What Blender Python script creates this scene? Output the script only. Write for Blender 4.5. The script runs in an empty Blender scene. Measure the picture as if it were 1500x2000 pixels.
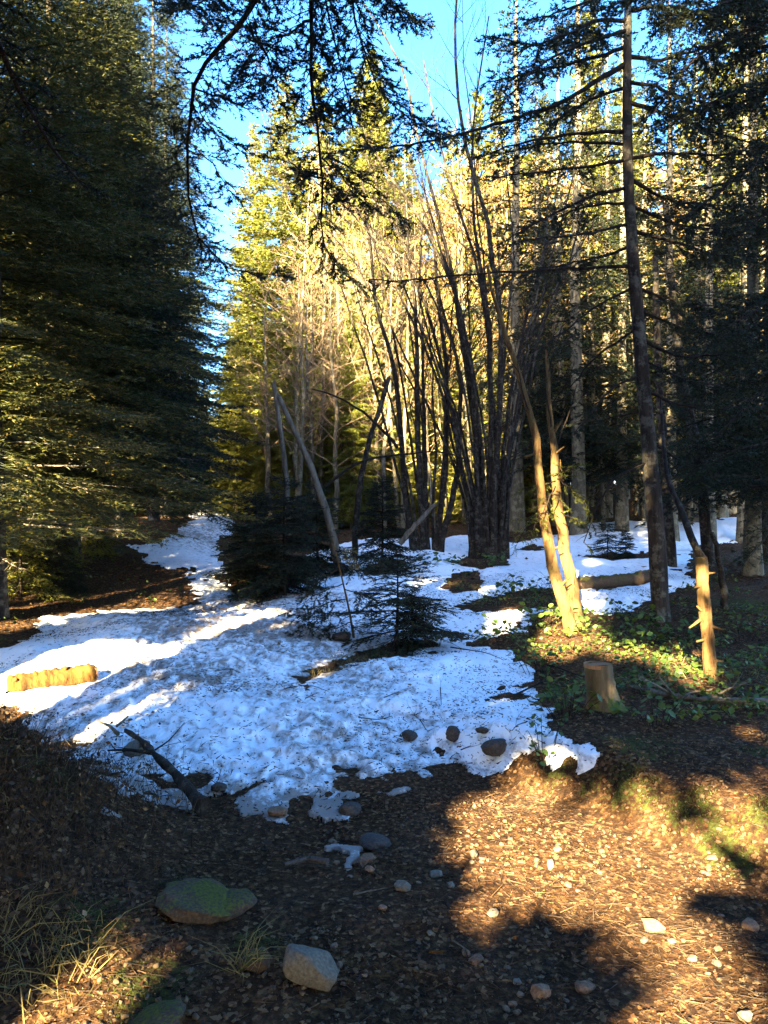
import bpy, bmesh, math, random
import numpy as np
from mathutils import Vector, Matrix

# ------------------------------------------------------------------ camera, light, exposure
sc = bpy.context.scene
C = sc.collection
CAMZ, F = 1.6, 26.0 / 36.0 * 2000.0          # eye height, focal length in photo pixels
cd = bpy.data.cameras.new('camera'); cam = bpy.data.objects.new('camera', cd); C.objects.link(cam)
cd.sensor_fit = 'VERTICAL'; cd.sensor_height = 36.0; cd.lens = 26.0
cd.clip_start = 0.05; cd.clip_end = 1500.0
cam.location = (0, 0, CAMZ); cam.rotation_euler = (math.radians(90), 0, 0)
sc.camera = cam

SUN_EL = math.radians(24.0)
SUN_AZ = np.array([-0.33, -0.944]); SUN_AZ = SUN_AZ / np.linalg.norm(SUN_AZ)
TO_SUN = np.array([SUN_AZ[0] * math.cos(SUN_EL), SUN_AZ[1] * math.cos(SUN_EL), math.sin(SUN_EL)])
w = bpy.data.worlds.new('World'); sc.world = w; w.use_nodes = True
nt = w.node_tree; nt.nodes.clear()
sky = nt.nodes.new('ShaderNodeTexSky'); sky.sky_type = 'NISHITA'; sky.sun_disc = False
sky.sun_elevation = SUN_EL
sky.sun_rotation = math.atan2(SUN_AZ[0], SUN_AZ[1])
sky.air_density = 1.0; sky.dust_density = 3.5; sky.ozone_density = 3.5; sky.altitude = 900
bg = nt.nodes.new('ShaderNodeBackground'); bg.inputs['Strength'].default_value = 0.05
wo = nt.nodes.new('ShaderNodeOutputWorld')
hs = nt.nodes.new('ShaderNodeHueSaturation'); hs.inputs['Saturation'].default_value = 1.22
nt.links.new(sky.outputs[0], hs.inputs['Color'])
nt.links.new(hs.outputs[0], bg.inputs['Color']); nt.links.new(bg.outputs[0], wo.inputs['Surface'])
sd = bpy.data.lights.new('sun', 'SUN'); so = bpy.data.objects.new('sun', sd); C.objects.link(so)
sd.energy = 5.0; sd.angle = math.radians(0.55); sd.color = (1.0, 0.82, 0.47)
so.rotation_euler = Vector(TO_SUN).to_track_quat('Z', 'Y').to_euler()
so.location = (-20, -30, 30)
sc.view_settings.view_transform = 'Standard'; sc.view_settings.look = 'None'
sc.view_settings.gamma = 1.0; sc.view_settings.use_curve_mapping = False
sc.view_settings.exposure = 4.6
cy = sc.cycles
cy.max_bounces = 5; cy.diffuse_bounces = 3; cy.glossy_bounces = 2; cy.transmission_bounces = 3
cy.transparent_max_bounces = 4; cy.use_denoising = True; cy.use_adaptive_sampling = True
cy.adaptive_threshold = 0.02; cy.caustics_reflective = False; cy.caustics_refractive = False

R = np.random.RandomState

# ------------------------------------------------------------------ small maths
def nrm(a):
    a = np.asarray(a, float)
    return a / np.maximum(np.linalg.norm(a, axis=-1, keepdims=True), 1e-9)

def sst(a, b, x):
    t = np.clip((np.asarray(x, float) - a) / (b - a), 0, 1)
    return t * t * (3 - 2 * t)

def _hash(ix, iy, s):
    n = (ix.astype(np.int64) * 374761393 + iy.astype(np.int64) * 668265263 + s * 1442695041) & 0x7fffffff
    n = ((n ^ (n >> 13)) * 1274126177) & 0x7fffffff
    return ((n ^ (n >> 16)) & 0xffff) / 65535.0

def vnoise(x, y, s=0):
    ix = np.floor(x); iy = np.floor(y); fx = x - ix; fy = y - iy
    fx = fx * fx * (3 - 2 * fx); fy = fy * fy * (3 - 2 * fy)
    a = _hash(ix, iy, s); b = _hash(ix + 1, iy, s); c = _hash(ix, iy + 1, s); d = _hash(ix + 1, iy + 1, s)
    return ((a * (1 - fx) + b * fx) * (1 - fy) + (c * (1 - fx) + d * fx) * fy) * 2 - 1

def fbm(x, y, s=0, o=4):
    x = np.asarray(x, float); y = np.asarray(y, float)
    r = 0; a = 0.5
    for k in range(o):
        r = r + a * vnoise(x, y, s + 17 * k); x = x * 2.03 + 5.1; y = y * 2.03 + 9.7; a *= 0.5
    return r

# ------------------------------------------------------------------ terrain
_ty = np.arange(-60, 420, 0.25)
_tz = np.interp(_ty, [-60, -4, 0, 4, 8, 15, 25, 40, 60, 120, 420], [-0.8, 0, 0, 0.02, 0.2, 0.64, 1.25, 1.95, 2.7, 5.0, 16])
_tz = np.convolve(np.pad(_tz, 8, mode='edge'), np.ones(17) / 17, mode='valid')

def zg(x, y, fine=True):
    x = np.asarray(x, float); y = np.asarray(y, float)
    z = np.interp(y, _ty, _tz)
    z = z + 1.0 * sst(20, 34, y) * sst(0.5, 8, x)
    z = z + 0.58 * np.exp(-((x + 1.95) ** 2 / 0.38 + (y - 3.3) ** 2 / 0.5))
    z = z + 0.10 * np.exp(-((x + 1.1) ** 2 / 0.25 + (y - 2.75) ** 2 / 0.25))
    z = z + 0.3 * sst(-3.6, -5.6, x) * sst(6, 9, y) * (1 - sst(20, 30, y))
    d = (x - 0.45) * 0.78 + (y - 4.6) * 0.625
    t = (x - 0.45) * 0.625 - (y - 4.6) * 0.78
    wob = 0.12 * fbm(t * 1.7, t * 0 + 3.3, 5, 3)
    z = z + 0.24 * sst(-0.06, 0.26, d + wob) * sst(-0.9, 0.6, t) * (1 - 0.8 * sst(2.0, 7, d))
    z = z + 0.16 * fbm(x / 2.6, y / 2.6, 1, 2) * sst(3, 9, y)
    z = z + 0.045 * fbm(x / 0.7, y / 0.7, 2, 2)
    if fine:
        z = z + 0.022 * fbm(x / 0.16, y / 0.16, 3, 3)
    return z

def P(px, py, Y):
    return np.array([(px - 750) / F * Y, Y, CAMZ - (py - 1000) / F * Y])

def G(px, py):
    "where the sight line through a photo pixel meets the ground"
    dx, dz = (px - 750) / F, -(py - 1000) / F
    s = np.concatenate([np.arange(0.8, 12, 0.02), np.arange(12, 120, 0.1)])
    h = CAMZ + dz * s - zg(dx * s, s, False)
    k = np.argmax(h < 0) if (h < 0).any() else len(s) - 1
    return np.array([dx * s[k], s[k], zg(dx * s[k], s[k], False)])

# ------------------------------------------------------------------ mesh building
class MB:
    def __init__(self): self.v = []; self.f = []; self.n = 0
    def add(self, v, f, mat=0):
        v = np.asarray(v, np.float32).reshape(-1, 3); f = np.asarray(f, np.int64)
        if len(v) == 0 or len(f) == 0: return
        self.v.append(v); self.f.append((f + self.n, mat)); self.n += len(v)
    def mesh(self, name, mats, smooth=False):
        me = bpy.data.meshes.new(name)
        v = np.concatenate(self.v)
        me.vertices.add(len(v)); me.vertices.foreach_set('co', v.ravel())
        li = np.concatenate([f.ravel() for f, m in self.f])
        lt = np.concatenate([np.full(len(f), f.shape[1]) for f, m in self.f])
        mi = np.concatenate([np.full(len(f), m) for f, m in self.f])
        me.loops.add(len(li)); me.loops.foreach_set('vertex_index', li.astype(np.int32))
        me.polygons.add(len(lt))
        me.polygons.foreach_set('loop_start', np.concatenate([[0], np.cumsum(lt)[:-1]]).astype(np.int32))
        me.polygons.foreach_set('material_index', mi.astype(np.int32))
        if smooth: me.polygons.foreach_set('use_smooth', np.ones(len(lt), bool))
        for m in mats: me.materials.append(m)
        me.update(calc_edges=True)
        return me
    def build(self, name, mats, parent=None, smooth=False):
        return link(name, self.mesh(name, mats, smooth), parent)

def link(name, me, parent=None):
    o = bpy.data.objects.new(name, me); C.objects.link(o)
    if parent is not None: o.parent = parent
    return o

def tag(o, label=None, cat=None, group=None, kind=None):
    if label: o['label'] = label
    if cat: o['category'] = cat
    if group: o['group'] = group
    if kind: o['kind'] = kind
    return o

def thing(name, label, cat, loc=(0, 0, 0), rz=0.0, group=None):
    o = bpy.data.objects.new(name, None); C.objects.link(o)
    o.empty_display_size = 0.2
    o.location = [float(a) for a in loc]; o.rotation_euler = (0, 0, rz)
    return tag(o, label, cat, group)

def tube(mb, pts, rad, sides=6, mat=0, rng=None, rough=0.0, cap=True):
    pts = np.asarray(pts, float); n = len(pts)
    rad = np.broadcast_to(np.asarray(rad, float), (n,))
    T = nrm(np.gradient(pts, axis=0))
    ref = np.array([0.31, 0.17, 0.93]) if abs(T[:, 2]).mean() < 0.75 else np.array([0.95, 0.25, 0.1])
    A = nrm(np.cross(T, ref)); B = np.cross(T, A)
    a = np.arange(sides) / sides * 2 * math.pi
    rr = np.repeat(rad[:, None], sides, 1)
    if rng is not None and rough > 0:
        rr = rr * (1 + rough * (rng.rand(n, sides) - 0.5))
    v = pts[:, None, :] + rr[:, :, None] * (np.cos(a)[None, :, None] * A[:, None, :] + np.sin(a)[None, :, None] * B[:, None, :])
    i = np.arange(n - 1)[:, None] * sides; j = np.arange(sides)[None, :]; j2 = (j + 1) % sides
    q = np.stack([i + j, i + j2, i + sides + j2, i + sides + j], -1).reshape(-1, 4)
    mb.add(v.reshape(-1, 3), q, mat)
    if cap and sides > 3:
        for e, ring in ((0, v[0][::-1]), (n - 1, v[-1])):
            mb.add(np.vstack([ring, pts[e][None]]), [[k, (k + 1) % sides, sides] for k in range(sides)], mat)

def smooth_line(pts, n):
    pts = np.asarray(pts, float)
    d = np.concatenate([[0], np.cumsum(np.linalg.norm(np.diff(pts, axis=0), axis=1))])
    t = np.linspace(0, d[-1], n)
    out = np.stack([np.interp(t, d, pts[:, k]) for k in range(3)], 1)
    for _ in range(2):
        out[1:-1] = 0.25 * out[:-2] + 0.5 * out[1:-1] + 0.25 * out[2:]
    return out

def needles(mb, Pn, D, L, n, nl, nw, rng, mat=0, flat=0.6, lean=0.65):
    "N twigs, n needles on each: every needle one slim triangle"
    Pn = np.asarray(Pn, float); D = nrm(D); L = np.asarray(L, float)
    N = len(Pn)
    if N == 0: return
    U = np.array([0, 0, 1.0])[None] - D * D[:, 2:3]; U = nrm(U + 1e-4); S = np.cross(D, U)
    t = rng.rand(N, n)
    base = Pn[:, None] + D[:, None] * (L[:, None] * t)[..., None]
    phi = rng.rand(N, n) * 2 * math.pi
    c = np.cos(phi); s = np.sin(phi) * (1 - flat) + 0.12
    out = c[..., None] * S[:, None] + s[..., None] * U[:, None]
    dn = nrm(lean * D[:, None] + out + 0.15 * rng.randn(N, n, 3))
    ln = nl * (0.7 + 0.6 * rng.rand(N, n)) * (1 - 0.35 * t)
    tip = base + dn * ln[..., None]
    wv = nrm(np.cross(dn, nrm(rng.randn(N, n, 3)))) * (nw * 0.5)
    v = np.stack([base - wv, base + wv, tip], 2).reshape(-1, 3)
    mb.add(v, np.arange(len(v)).reshape(-1, 3), mat)

def slivers(mb, A, Bp, w, mat=0):
    "thin straight twigs: a long triangle each, two crossed"
    A = np.asarray(A, float); Bp = np.asarray(Bp, float)
    if len(A) == 0: return
    d = nrm(Bp - A); w = np.broadcast_to(np.asarray(w, float), (len(A),))[:, None]
    s1 = nrm(np.cross(d, [0.2, 0.1, 1.0])) * w / 2; s2 = np.cross(d, s1)
    for s in (s1, s2):
        v = np.stack([A - s, A + s, Bp], 1).reshape(-1, 3)
        mb.add(v, np.arange(len(v)).reshape(-1, 3), mat)

# ------------------------------------------------------------------ materials
def mat_base(name):
    m = bpy.data.materials.new(name); m.use_nodes = True
    nt = m.node_tree; nt.nodes.clear()
    out = nt.nodes.new('ShaderNodeOutputMaterial')
    return m, nt, out

def nd(nt, kind, **kw):
    n = nt.nodes.new(kind)
    for k, v in kw.items():
        if k in n.inputs: n.inputs[k].default_value = v
        else: setattr(n, k, v)
    return n

def ramp(nt, fac, stops):
    r = nt.nodes.new('ShaderNodeValToRGB')
    e = r.color_ramp.elements
    while len(e) < len(stops): e.new(0.5)
    for k, (p, c) in enumerate(stops):
        e[k].position = p; e[k].color = (c[0], c[1], c[2], 1)
    nt.links.new(fac, r.inputs[0])
    return r.outputs[0]

def noise(nt, scale, detail=4, rough=0.6, vec=None, dist=0.0):
    n = nt.nodes.new('ShaderNodeTexNoise'); n.inputs['Scale'].default_value = scale
    n.inputs['Detail'].default_value = detail; n.inputs['Roughness'].default_value = rough
    n.inputs['Distortion'].default_value = dist
    if vec is not None: nt.links.new(vec, n.inputs['Vector'])
    return n.outputs['Fac']

def mixc(nt, fac, a, b, kind='MIX'):
    m = nt.nodes.new('ShaderNodeMix'); m.data_type = 'RGBA'; m.blend_type = kind
    for s, v in ((0, fac), (6, a), (7, b)):
        if hasattr(v, 'is_output'): nt.links.new(v, m.inputs[s])
        elif s == 0: m.inputs[s].default_value = v
        else: m.inputs[s].default_value = (v[0], v[1], v[2], 1)
    return m.outputs[2]

def bump(nt, h, strength, dist):
    b = nt.nodes.new('ShaderNodeBump'); b.inputs['Strength'].default_value = strength
    b.inputs['Distance'].default_value = dist; nt.links.new(h, b.inputs['Height'])
    return b.outputs[0]

def leaf_mat(name, stops, trans=0.25, rough=0.6):
    "foliage: each leaf or needle its own tone, some light through it"
    m, nt, out = mat_base(name)
    geo = nt.nodes.new('ShaderNodeNewGeometry'); oi = nt.nodes.new('ShaderNodeObjectInfo')
    add = nd(nt, 'ShaderNodeMath', operation='ADD'); nt.links.new(geo.outputs['Random Per Island'], add.inputs[0])
    mul = nd(nt, 'ShaderNodeMath', operation='MULTIPLY'); nt.links.new(oi.outputs['Random'], mul.inputs[0]); mul.inputs[1].default_value = 0.35
    sub = nd(nt, 'ShaderNodeMath', operation='SUBTRACT'); nt.links.new(mul.outputs[0], sub.inputs[0]); sub.inputs[1].default_value = 0.17
    nt.links.new(sub.outputs[0], add.inputs[1])
    col = ramp(nt, add.outputs[0], stops)
    b = nt.nodes.new('ShaderNodeBsdfPrincipled'); b.inputs['Roughness'].default_value = rough
    b.inputs['Specular IOR Level'].default_value = 0.25
    nt.links.new(col, b.inputs['Base Color'])
    t = nt.nodes.new('ShaderNodeBsdfTranslucent'); nt.links.new(col, t.inputs['Color'])
    mx = nt.nodes.new('ShaderNodeMixShader'); mx.inputs[0].default_value = trans
    nt.links.new(b.outputs[0], mx.inputs[1]); nt.links.new(t.outputs[0], mx.inputs[2])
    nt.links.new(mx.outputs[0], out.inputs[0])
    return m

def bark_mat(name, dark, light, lichen=None, scale=1.0, bs=0.6):
    m, nt, out = mat_base(name)
    tc = nt.nodes.new('ShaderNodeTexCoord')
    mp = nt.nodes.new('ShaderNodeMapping'); mp.inputs['Scale'].default_value = (14 * scale, 14 * scale, 3.0 * scale)
    nt.links.new(tc.outputs['Object'], mp.inputs[0])
    n1 = noise(nt, 1.0, 6, 0.68, mp.outputs[0], 0.6)
    col = ramp(nt, n1, [(0.33, dark), (0.52, [0.5 * (a + b) for a, b in zip(dark, light)]), (0.68, light)])
    if lichen:
        n2 = noise(nt, 7.0 * scale, 5, 0.7, tc.outputs['Object'])
        f = ramp(nt, n2, [(0.50, (0, 0, 0)), (0.60, (1, 1, 1))])
        col = mixc(nt, f, col, lichen)
    b = nt.nodes.new('ShaderNodeBsdfPrincipled'); b.inputs['Roughness'].default_value = 0.9
    b.inputs['Specular IOR Level'].default_value = 0.15
    nt.links.new(col, b.inputs['Base Color']); nt.links.new(bump(nt, n1, bs, 0.02), b.inputs['Normal'])
    nt.links.new(b.outputs[0], out.inputs[0])
    return m

M = {}
M['needle_shaded'] = leaf_mat('fir_needles_shaded', [(0.0, (0.004, 0.008, 0.004)), (0.5, (0.009, 0.017, 0.006)), (0.9, (0.020, 0.028, 0.009)), (1.0, (0.04, 0.038, 0.012))], 0.15)  # forest shade put into a near-black needle colour
M['needle_sunlit'] = leaf_mat('fir_needles_sunlit', [(0.0, (0.065, 0.085, 0.014)), (0.5, (0.14, 0.15, 0.020)), (0.85, (0.20, 0.195, 0.028)), (1.0, (0.22, 0.17, 0.035))], 0.42)  # same firs in sun: sunlight put into a bright yellow-green colour
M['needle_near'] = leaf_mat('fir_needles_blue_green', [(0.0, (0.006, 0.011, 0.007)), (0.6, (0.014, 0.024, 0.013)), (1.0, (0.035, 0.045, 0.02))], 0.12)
M['needle_half_lit'] = leaf_mat('fir_needles_half_lit', [(0.0, (0.012, 0.018, 0.005)), (0.5, (0.035, 0.042, 0.008)), (0.85, (0.075, 0.075, 0.014)), (1.0, (0.12, 0.085, 0.025))], 0.25)  # in-between tone, sun on the left firs put into the colour
M['needle_dry'] = leaf_mat('fir_needles_yellow_brown', [(0.0, (0.10, 0.075, 0.02)), (0.6, (0.19, 0.14, 0.03)), (1.0, (0.22, 0.09, 0.03))], 0.2)
M['leaf_tan'] = leaf_mat('dry_beech_leaf', [(0.0, (0.16, 0.07, 0.025)), (0.5, (0.28, 0.17, 0.05)), (1.0, (0.32, 0.25, 0.07))], 0.35)
M['leaf_green'] = leaf_mat('bramble_leaf', [(0.0, (0.018, 0.042, 0.012)), (0.5, (0.045, 0.085, 0.018)), (1.0, (0.11, 0.13, 0.02))], 0.25, 0.4)
M['litter'] = leaf_mat('leaf_litter', [(0.0, (0.02, 0.009, 0.004)), (0.45, (0.06, 0.024, 0.009)), (0.8, (0.13, 0.06, 0.02)), (0.95, (0.18, 0.10, 0.035)), (1.0, (0.24, 0.16, 0.08))], 0.1)
M['debris'] = leaf_mat('needle_debris', [(0.0, (0.014, 0.010, 0.008)), (0.6, (0.05, 0.03, 0.018)), (1.0, (0.11, 0.065, 0.03))], 0.0, 0.8)
M['grass'] = leaf_mat('dry_grass', [(0.0, (0.10, 0.075, 0.025)), (0.5, (0.22, 0.16, 0.06)), (1.0, (0.10, 0.11, 0.03))], 0.25)
M['moss'] = leaf_mat('moss_tuft', [(0.0, (0.015, 0.022, 0.005)), (0.6, (0.05, 0.06, 0.010)), (1.0, (0.11, 0.10, 0.02))], 0.2)
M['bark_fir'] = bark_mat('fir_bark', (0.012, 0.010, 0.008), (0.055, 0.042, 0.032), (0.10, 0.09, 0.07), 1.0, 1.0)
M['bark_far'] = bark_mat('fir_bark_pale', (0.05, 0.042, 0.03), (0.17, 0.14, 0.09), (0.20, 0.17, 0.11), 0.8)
M['bark_hazel'] = bark_mat('hazel_bark', (0.006, 0.005, 0.004), (0.034, 0.025, 0.018), (0.065, 0.056, 0.042), 1.3, 1.0)
M['bark_tan'] = bark_mat('peeling_tan_bark', (0.03, 0.010, 0.004), (0.19, 0.115, 0.045), (0.10, 0.07, 0.025), 1.2, 1.0)
M['bark_twig'] = bark_mat('twig_bark', (0.008, 0.006, 0.005), (0.034, 0.023, 0.016), None, 1.5)
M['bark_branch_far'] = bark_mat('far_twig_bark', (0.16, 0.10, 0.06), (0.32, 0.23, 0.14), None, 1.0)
M['dead_wood'] = bark_mat('dead_grey_wood', (0.05, 0.04, 0.03), (0.19, 0.16, 0.12), None, 1.2, 0.4)
M['log'] = bark_mat('barkless_yellow_log', (0.018, 0.007, 0.002), (0.125, 0.07, 0.014), (0.08, 0.03, 0.006), 1.0, 1.0)
M['wood_cut'] = bark_mat('cut_wood', (0.22, 0.10, 0.05), (0.38, 0.22, 0.12), None, 1.0, 0.3)
M['moss_bark'] = bark_mat('mossy_bark', (0.05, 0.035, 0.02), (0.19, 0.14, 0.08), (0.075, 0.10, 0.016), 0.7, 0.8)

def rock_mat(name, a, b, moss=None):
    m, nt, out = mat_base(name)
    tc = nt.nodes.new('ShaderNodeTexCoord'); geo = nt.nodes.new('ShaderNodeNewGeometry')
    oi = nt.nodes.new('ShaderNodeObjectInfo')
    ps = nt.nodes.new('ShaderNodeVectorMath'); ps.operation = 'ADD'
    nt.links.new(geo.outputs['Position'], ps.inputs[0]); nt.links.new(oi.outputs['Location'], ps.inputs[1])
    n1 = noise(nt, 16, 6, 0.65, ps.outputs[0]); n2 = noise(nt, 90, 3, 0.6, ps.outputs[0])
    mx = nd(nt, 'ShaderNodeMath', operation='ADD'); nt.links.new(n1, mx.inputs[0]); nt.links.new(geo.outputs['Random Per Island'], mx.inputs[1])
    hf = nd(nt, 'ShaderNodeMath', operation='MULTIPLY'); nt.links.new(mx.outputs[0], hf.inputs[0]); hf.inputs[1].default_value = 0.5
    col = ramp(nt, hf.outputs[0], [(0.2, a), (0.8, b)])
    col = mixc(nt, 0.55, col, ramp(nt, n2, [(0.3, [0.5 * k for k in a]), (0.7, b)]))
    if moss:
        n4 = noise(nt, 5, 4, 0.6, ps.outputs[0], .5); sx = nt.nodes.new('ShaderNodeSeparateXYZ'); nt.links.new(geo.outputs['Normal'], sx.inputs[0]); hz = nd(nt, 'ShaderNodeMath', operation='MULTIPLY_ADD'); nt.links.new(sx.outputs[2], hz.inputs[0]); hz.inputs[1].default_value = .25; nt.links.new(n4, hz.inputs[2])
        ad = nd(nt, 'ShaderNodeMath', operation='ADD'); nt.links.new(hz.outputs[0], ad.inputs[0]); nt.links.new(n2, ad.inputs[1])
        ah = nd(nt, 'ShaderNodeMath', operation='MULTIPLY'); nt.links.new(ad.outputs[0], ah.inputs[0]); ah.inputs[1].default_value = .5
        f = ramp(nt, ah.outputs[0], [(0.585, (0, 0, 0)), (0.66, (1, 1, 1))])
        col = mixc(nt, f, col, ramp(nt, n2, [(0.3, [.35 * k for k in moss]), (0.7, moss)]))
    b_ = nt.nodes.new('ShaderNodeBsdfPrincipled'); b_.inputs['Roughness'].default_value = 0.85
    b_.inputs['Specular IOR Level'].default_value = 0.25
    nt.links.new(col, b_.inputs['Base Color']); nt.links.new(bump(nt, n1, 0.5, 0.02), b_.inputs['Normal'])
    nt.links.new(b_.outputs[0], out.inputs[0])
    return m
M['stone'] = rock_mat('grey_stone', (0.05, 0.040, 0.030), (0.19, 0.155, 0.115))
M['stone_red'] = rock_mat('reddish_stone', (0.07, 0.036, 0.02), (0.24, 0.14, 0.085))
M['stone_dark'] = rock_mat('wet_dark_stone', (0.025, 0.02, 0.018), (0.09, 0.075, 0.065))
M['stone_moss'] = rock_mat('mossy_stone', (0.03, 0.02, 0.014), (0.12, 0.075, 0.045), (0.085, 0.088, 0.010))
M['pebble'] = rock_mat('track_pebble', (0.03, 0.018, 0.010), (0.20, 0.13, 0.07))

def ground_mat():
    m, nt, out = mat_base('forest_soil')
    geo = nt.nodes.new('ShaderNodeNewGeometry'); at = nt.nodes.new('ShaderNodeAttribute'); at.attribute_name = 'moss'
    n1 = noise(nt, 2.2, 6, 0.62, geo.outputs['Position']); n2 = noise(nt, 28, 6, 0.7, geo.outputs['Position'])
    v = nt.nodes.new('ShaderNodeTexVoronoi'); v.inputs['Scale'].default_value = 62; nt.links.new(geo.outputs['Position'], v.inputs['Vector'])
    c1 = ramp(nt, n2, [(0.32, (0.006, 0.003, 0.0015)), (0.52, (0.034, 0.015, 0.005)), (0.70, (0.13, 0.062, 0.018))])
    c2 = ramp(nt, n2, [(0.30, (0.010, 0.006, 0.004)), (0.52, (0.045, 0.023, 0.011)), (0.72, (0.14, 0.08, 0.034))])
    col = mixc(nt, ramp(nt, n1, [(0.42, (0, 0, 0)), (0.60, (1, 1, 1))]), c1, c2)
    cell = nt.nodes.new('ShaderNodeSeparateColor'); nt.links.new(v.outputs['Color'], cell.inputs[0])
    col = mixc(nt, ramp(nt, cell.outputs[0], [(0.80, (0, 0, 0)), (0.86, (0.6, 0.6, 0.6))]), col, ramp(nt, cell.outputs[1], [(0.2, (0.11, 0.045, 0.02)), (0.8, (0.26, 0.15, 0.075))]))
    ms = nd(nt, 'ShaderNodeMath', operation='ADD'); nt.links.new(at.outputs['Fac'], ms.inputs[0]); nt.links.new(n2, ms.inputs[1])
    col = mixc(nt, ramp(nt, ms.outputs[0], [(0.88, (0, 0, 0)), (1.05, (1, 1, 1))]), col, ramp(nt, n2, [(0.35, (0.012, 0.015, 0.004)), (0.65, (0.05, 0.055, 0.012))]))
    b = nt.nodes.new('ShaderNodeBsdfPrincipled'); b.inputs['Roughness'].default_value = 0.95; b.inputs['Specular IOR Level'].default_value = 0.12
    h = nd(nt, 'ShaderNodeMath', operation='MULTIPLY_ADD'); nt.links.new(v.outputs['Distance'], h.inputs[0]); h.inputs[1].default_value = .3; nt.links.new(n2, h.inputs[2])
    nt.links.new(col, b.inputs['Base Color']); nt.links.new(bump(nt, h.outputs[0], 0.9, 0.025), b.inputs['Normal'])
    nt.links.new(b.outputs[0], out.inputs[0])
    return m

def snow_mat():
    m, nt, out = mat_base('old_snow')
    geo = nt.nodes.new('ShaderNodeNewGeometry'); at = nt.nodes.new('ShaderNodeAttribute'); at.attribute_name = 'dirt'
    mp = nt.nodes.new('ShaderNodeMapping'); mp.inputs['Rotation'].default_value = (0, 0, 0.5); mp.inputs['Scale'].default_value = (1, 0.55, 1)
    nt.links.new(geo.outputs['Position'], mp.inputs[0])
    n1 = noise(nt, 13, 6, 0.68, mp.outputs[0], 0.4); n2 = noise(nt, 75, 4, 0.65, geo.outputs['Position']); n3 = noise(nt, 3, 4, 0.6, geo.outputs['Position'])
    s = nd(nt, 'ShaderNodeMath', operation='MULTIPLY_ADD'); nt.links.new(at.outputs['Fac'], s.inputs[0]); s.inputs[1].default_value = 0.30; nt.links.new(n1, s.inputs[2])
    f = ramp(nt, s.outputs[0], [(0.56, (0, 0, 0)), (0.76, (0.9, 0.9, 0.9))])
    sp = nd(nt, 'ShaderNodeMath', operation='MULTIPLY_ADD'); nt.links.new(at.outputs['Fac'], sp.inputs[0]); sp.inputs[1].default_value = 0.07; nt.links.new(n2, sp.inputs[2])
    f2 = ramp(nt, sp.outputs[0], [(0.66, (0, 0, 0)), (0.74, (0.6, 0.6, 0.6))])
    col = mixc(nt, f, ramp(nt, n3, [(0.3, (0.78, 0.81, 0.86)), (0.7, (0.86, 0.87, 0.90))]), (0.16, 0.12, 0.09))
    col = mixc(nt, f2, col, (0.09, 0.06, 0.04))
    b = nt.nodes.new('ShaderNodeBsdfPrincipled'); b.inputs['Roughness'].default_value = 0.7; b.inputs['Specular IOR Level'].default_value = 0.3
    h = nd(nt, 'ShaderNodeMath', operation='MULTIPLY_ADD'); nt.links.new(n2, h.inputs[0]); h.inputs[1].default_value = 0.25; nt.links.new(n1, h.inputs[2])
    nt.links.new(col, b.inputs['Base Color']); nt.links.new(bump(nt, h.outputs[0], 0.45, 0.02), b.inputs['Normal'])
    nt.links.new(b.outputs[0], out.inputs[0])
    return m
M['ground'] = ground_mat(); M['snow'] = snow_mat()

# ------------------------------------------------------------------ ground and snow sheets
def poly_world(pp): return np.array([G(a, b)[:2] for a, b in pp])

def sdist(x, y, poly):
    "signed distance to a polygon, positive inside"
    x = x.ravel(); y = y.ravel(); best = np.full(x.shape, 1e9); ins = np.zeros(x.shape, bool)
    n = len(poly)
    for k in range(n):
        a = poly[k]; b = poly[(k + 1) % n]; e = b - a
        t = np.clip(((x - a[0]) * e[0] + (y - a[1]) * e[1]) / max(e @ e, 1e-9), 0, 1)
        best = np.minimum(best, np.hypot(x - a[0] - t * e[0], y - a[1] - t * e[1]))
        if a[1] != b[1]:
            c = ((a[1] > y) != (b[1] > y)) & (x < e[0] * (y - a[1]) / e[1] + a[0])
            ins ^= c
    return np.where(ins, best, -best)

SNOW = [
 [(-120, 1275), (0, 1275), (80, 1245), (90, 1207), (200, 1197), (330, 1188), (388, 1184), (370, 1152), (366, 1122), (395, 1108), (430, 1096), (446, 1130), (436, 1152), (480, 1165), (530, 1158), (600, 1128), (600, 1085), (700, 1055), (800, 1062), (900, 1048), (1000, 1062), (1060, 1052),
  (1140, 1024), (1300, 1020), (1400, 1014), (1560, 1003), (1560, 1030), (1440, 1058), (1350, 1066), (1340, 1120), (1360, 1140), (1180, 1200), (1150, 1193), (1100, 1190), (1030, 1200), (1025, 1228), (900, 1258),
  (985, 1275), (1030, 1310), (1020, 1340), (1060, 1390), (1080, 1440), (1140, 1468), (1146, 1490), (1110, 1496), (1060, 1470), (1010, 1476), (965, 1502), (900, 1506), (850, 1486), (800, 1540), (760, 1552), (700, 1540),
  (640, 1562), (665, 1592), (695, 1636), (640, 1618), (560, 1602), (480, 1592), (440, 1560), (400, 1572), (380, 1597), (330, 1570), (250, 1580), (200, 1568), (110, 1440), (40, 1380), (-120, 1375)],
 [(255, 1068), (310, 1058), (350, 1040), (380, 1015), (368, 1000), (400, 994), (450, 1004), (458, 1035), (425, 1060), (432, 1090), (400, 1112), (330, 1112), (282, 1102), (295, 1086)],
 [(680, 1662), (700, 1664), (705, 1676), (690, 1678)],
]
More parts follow.
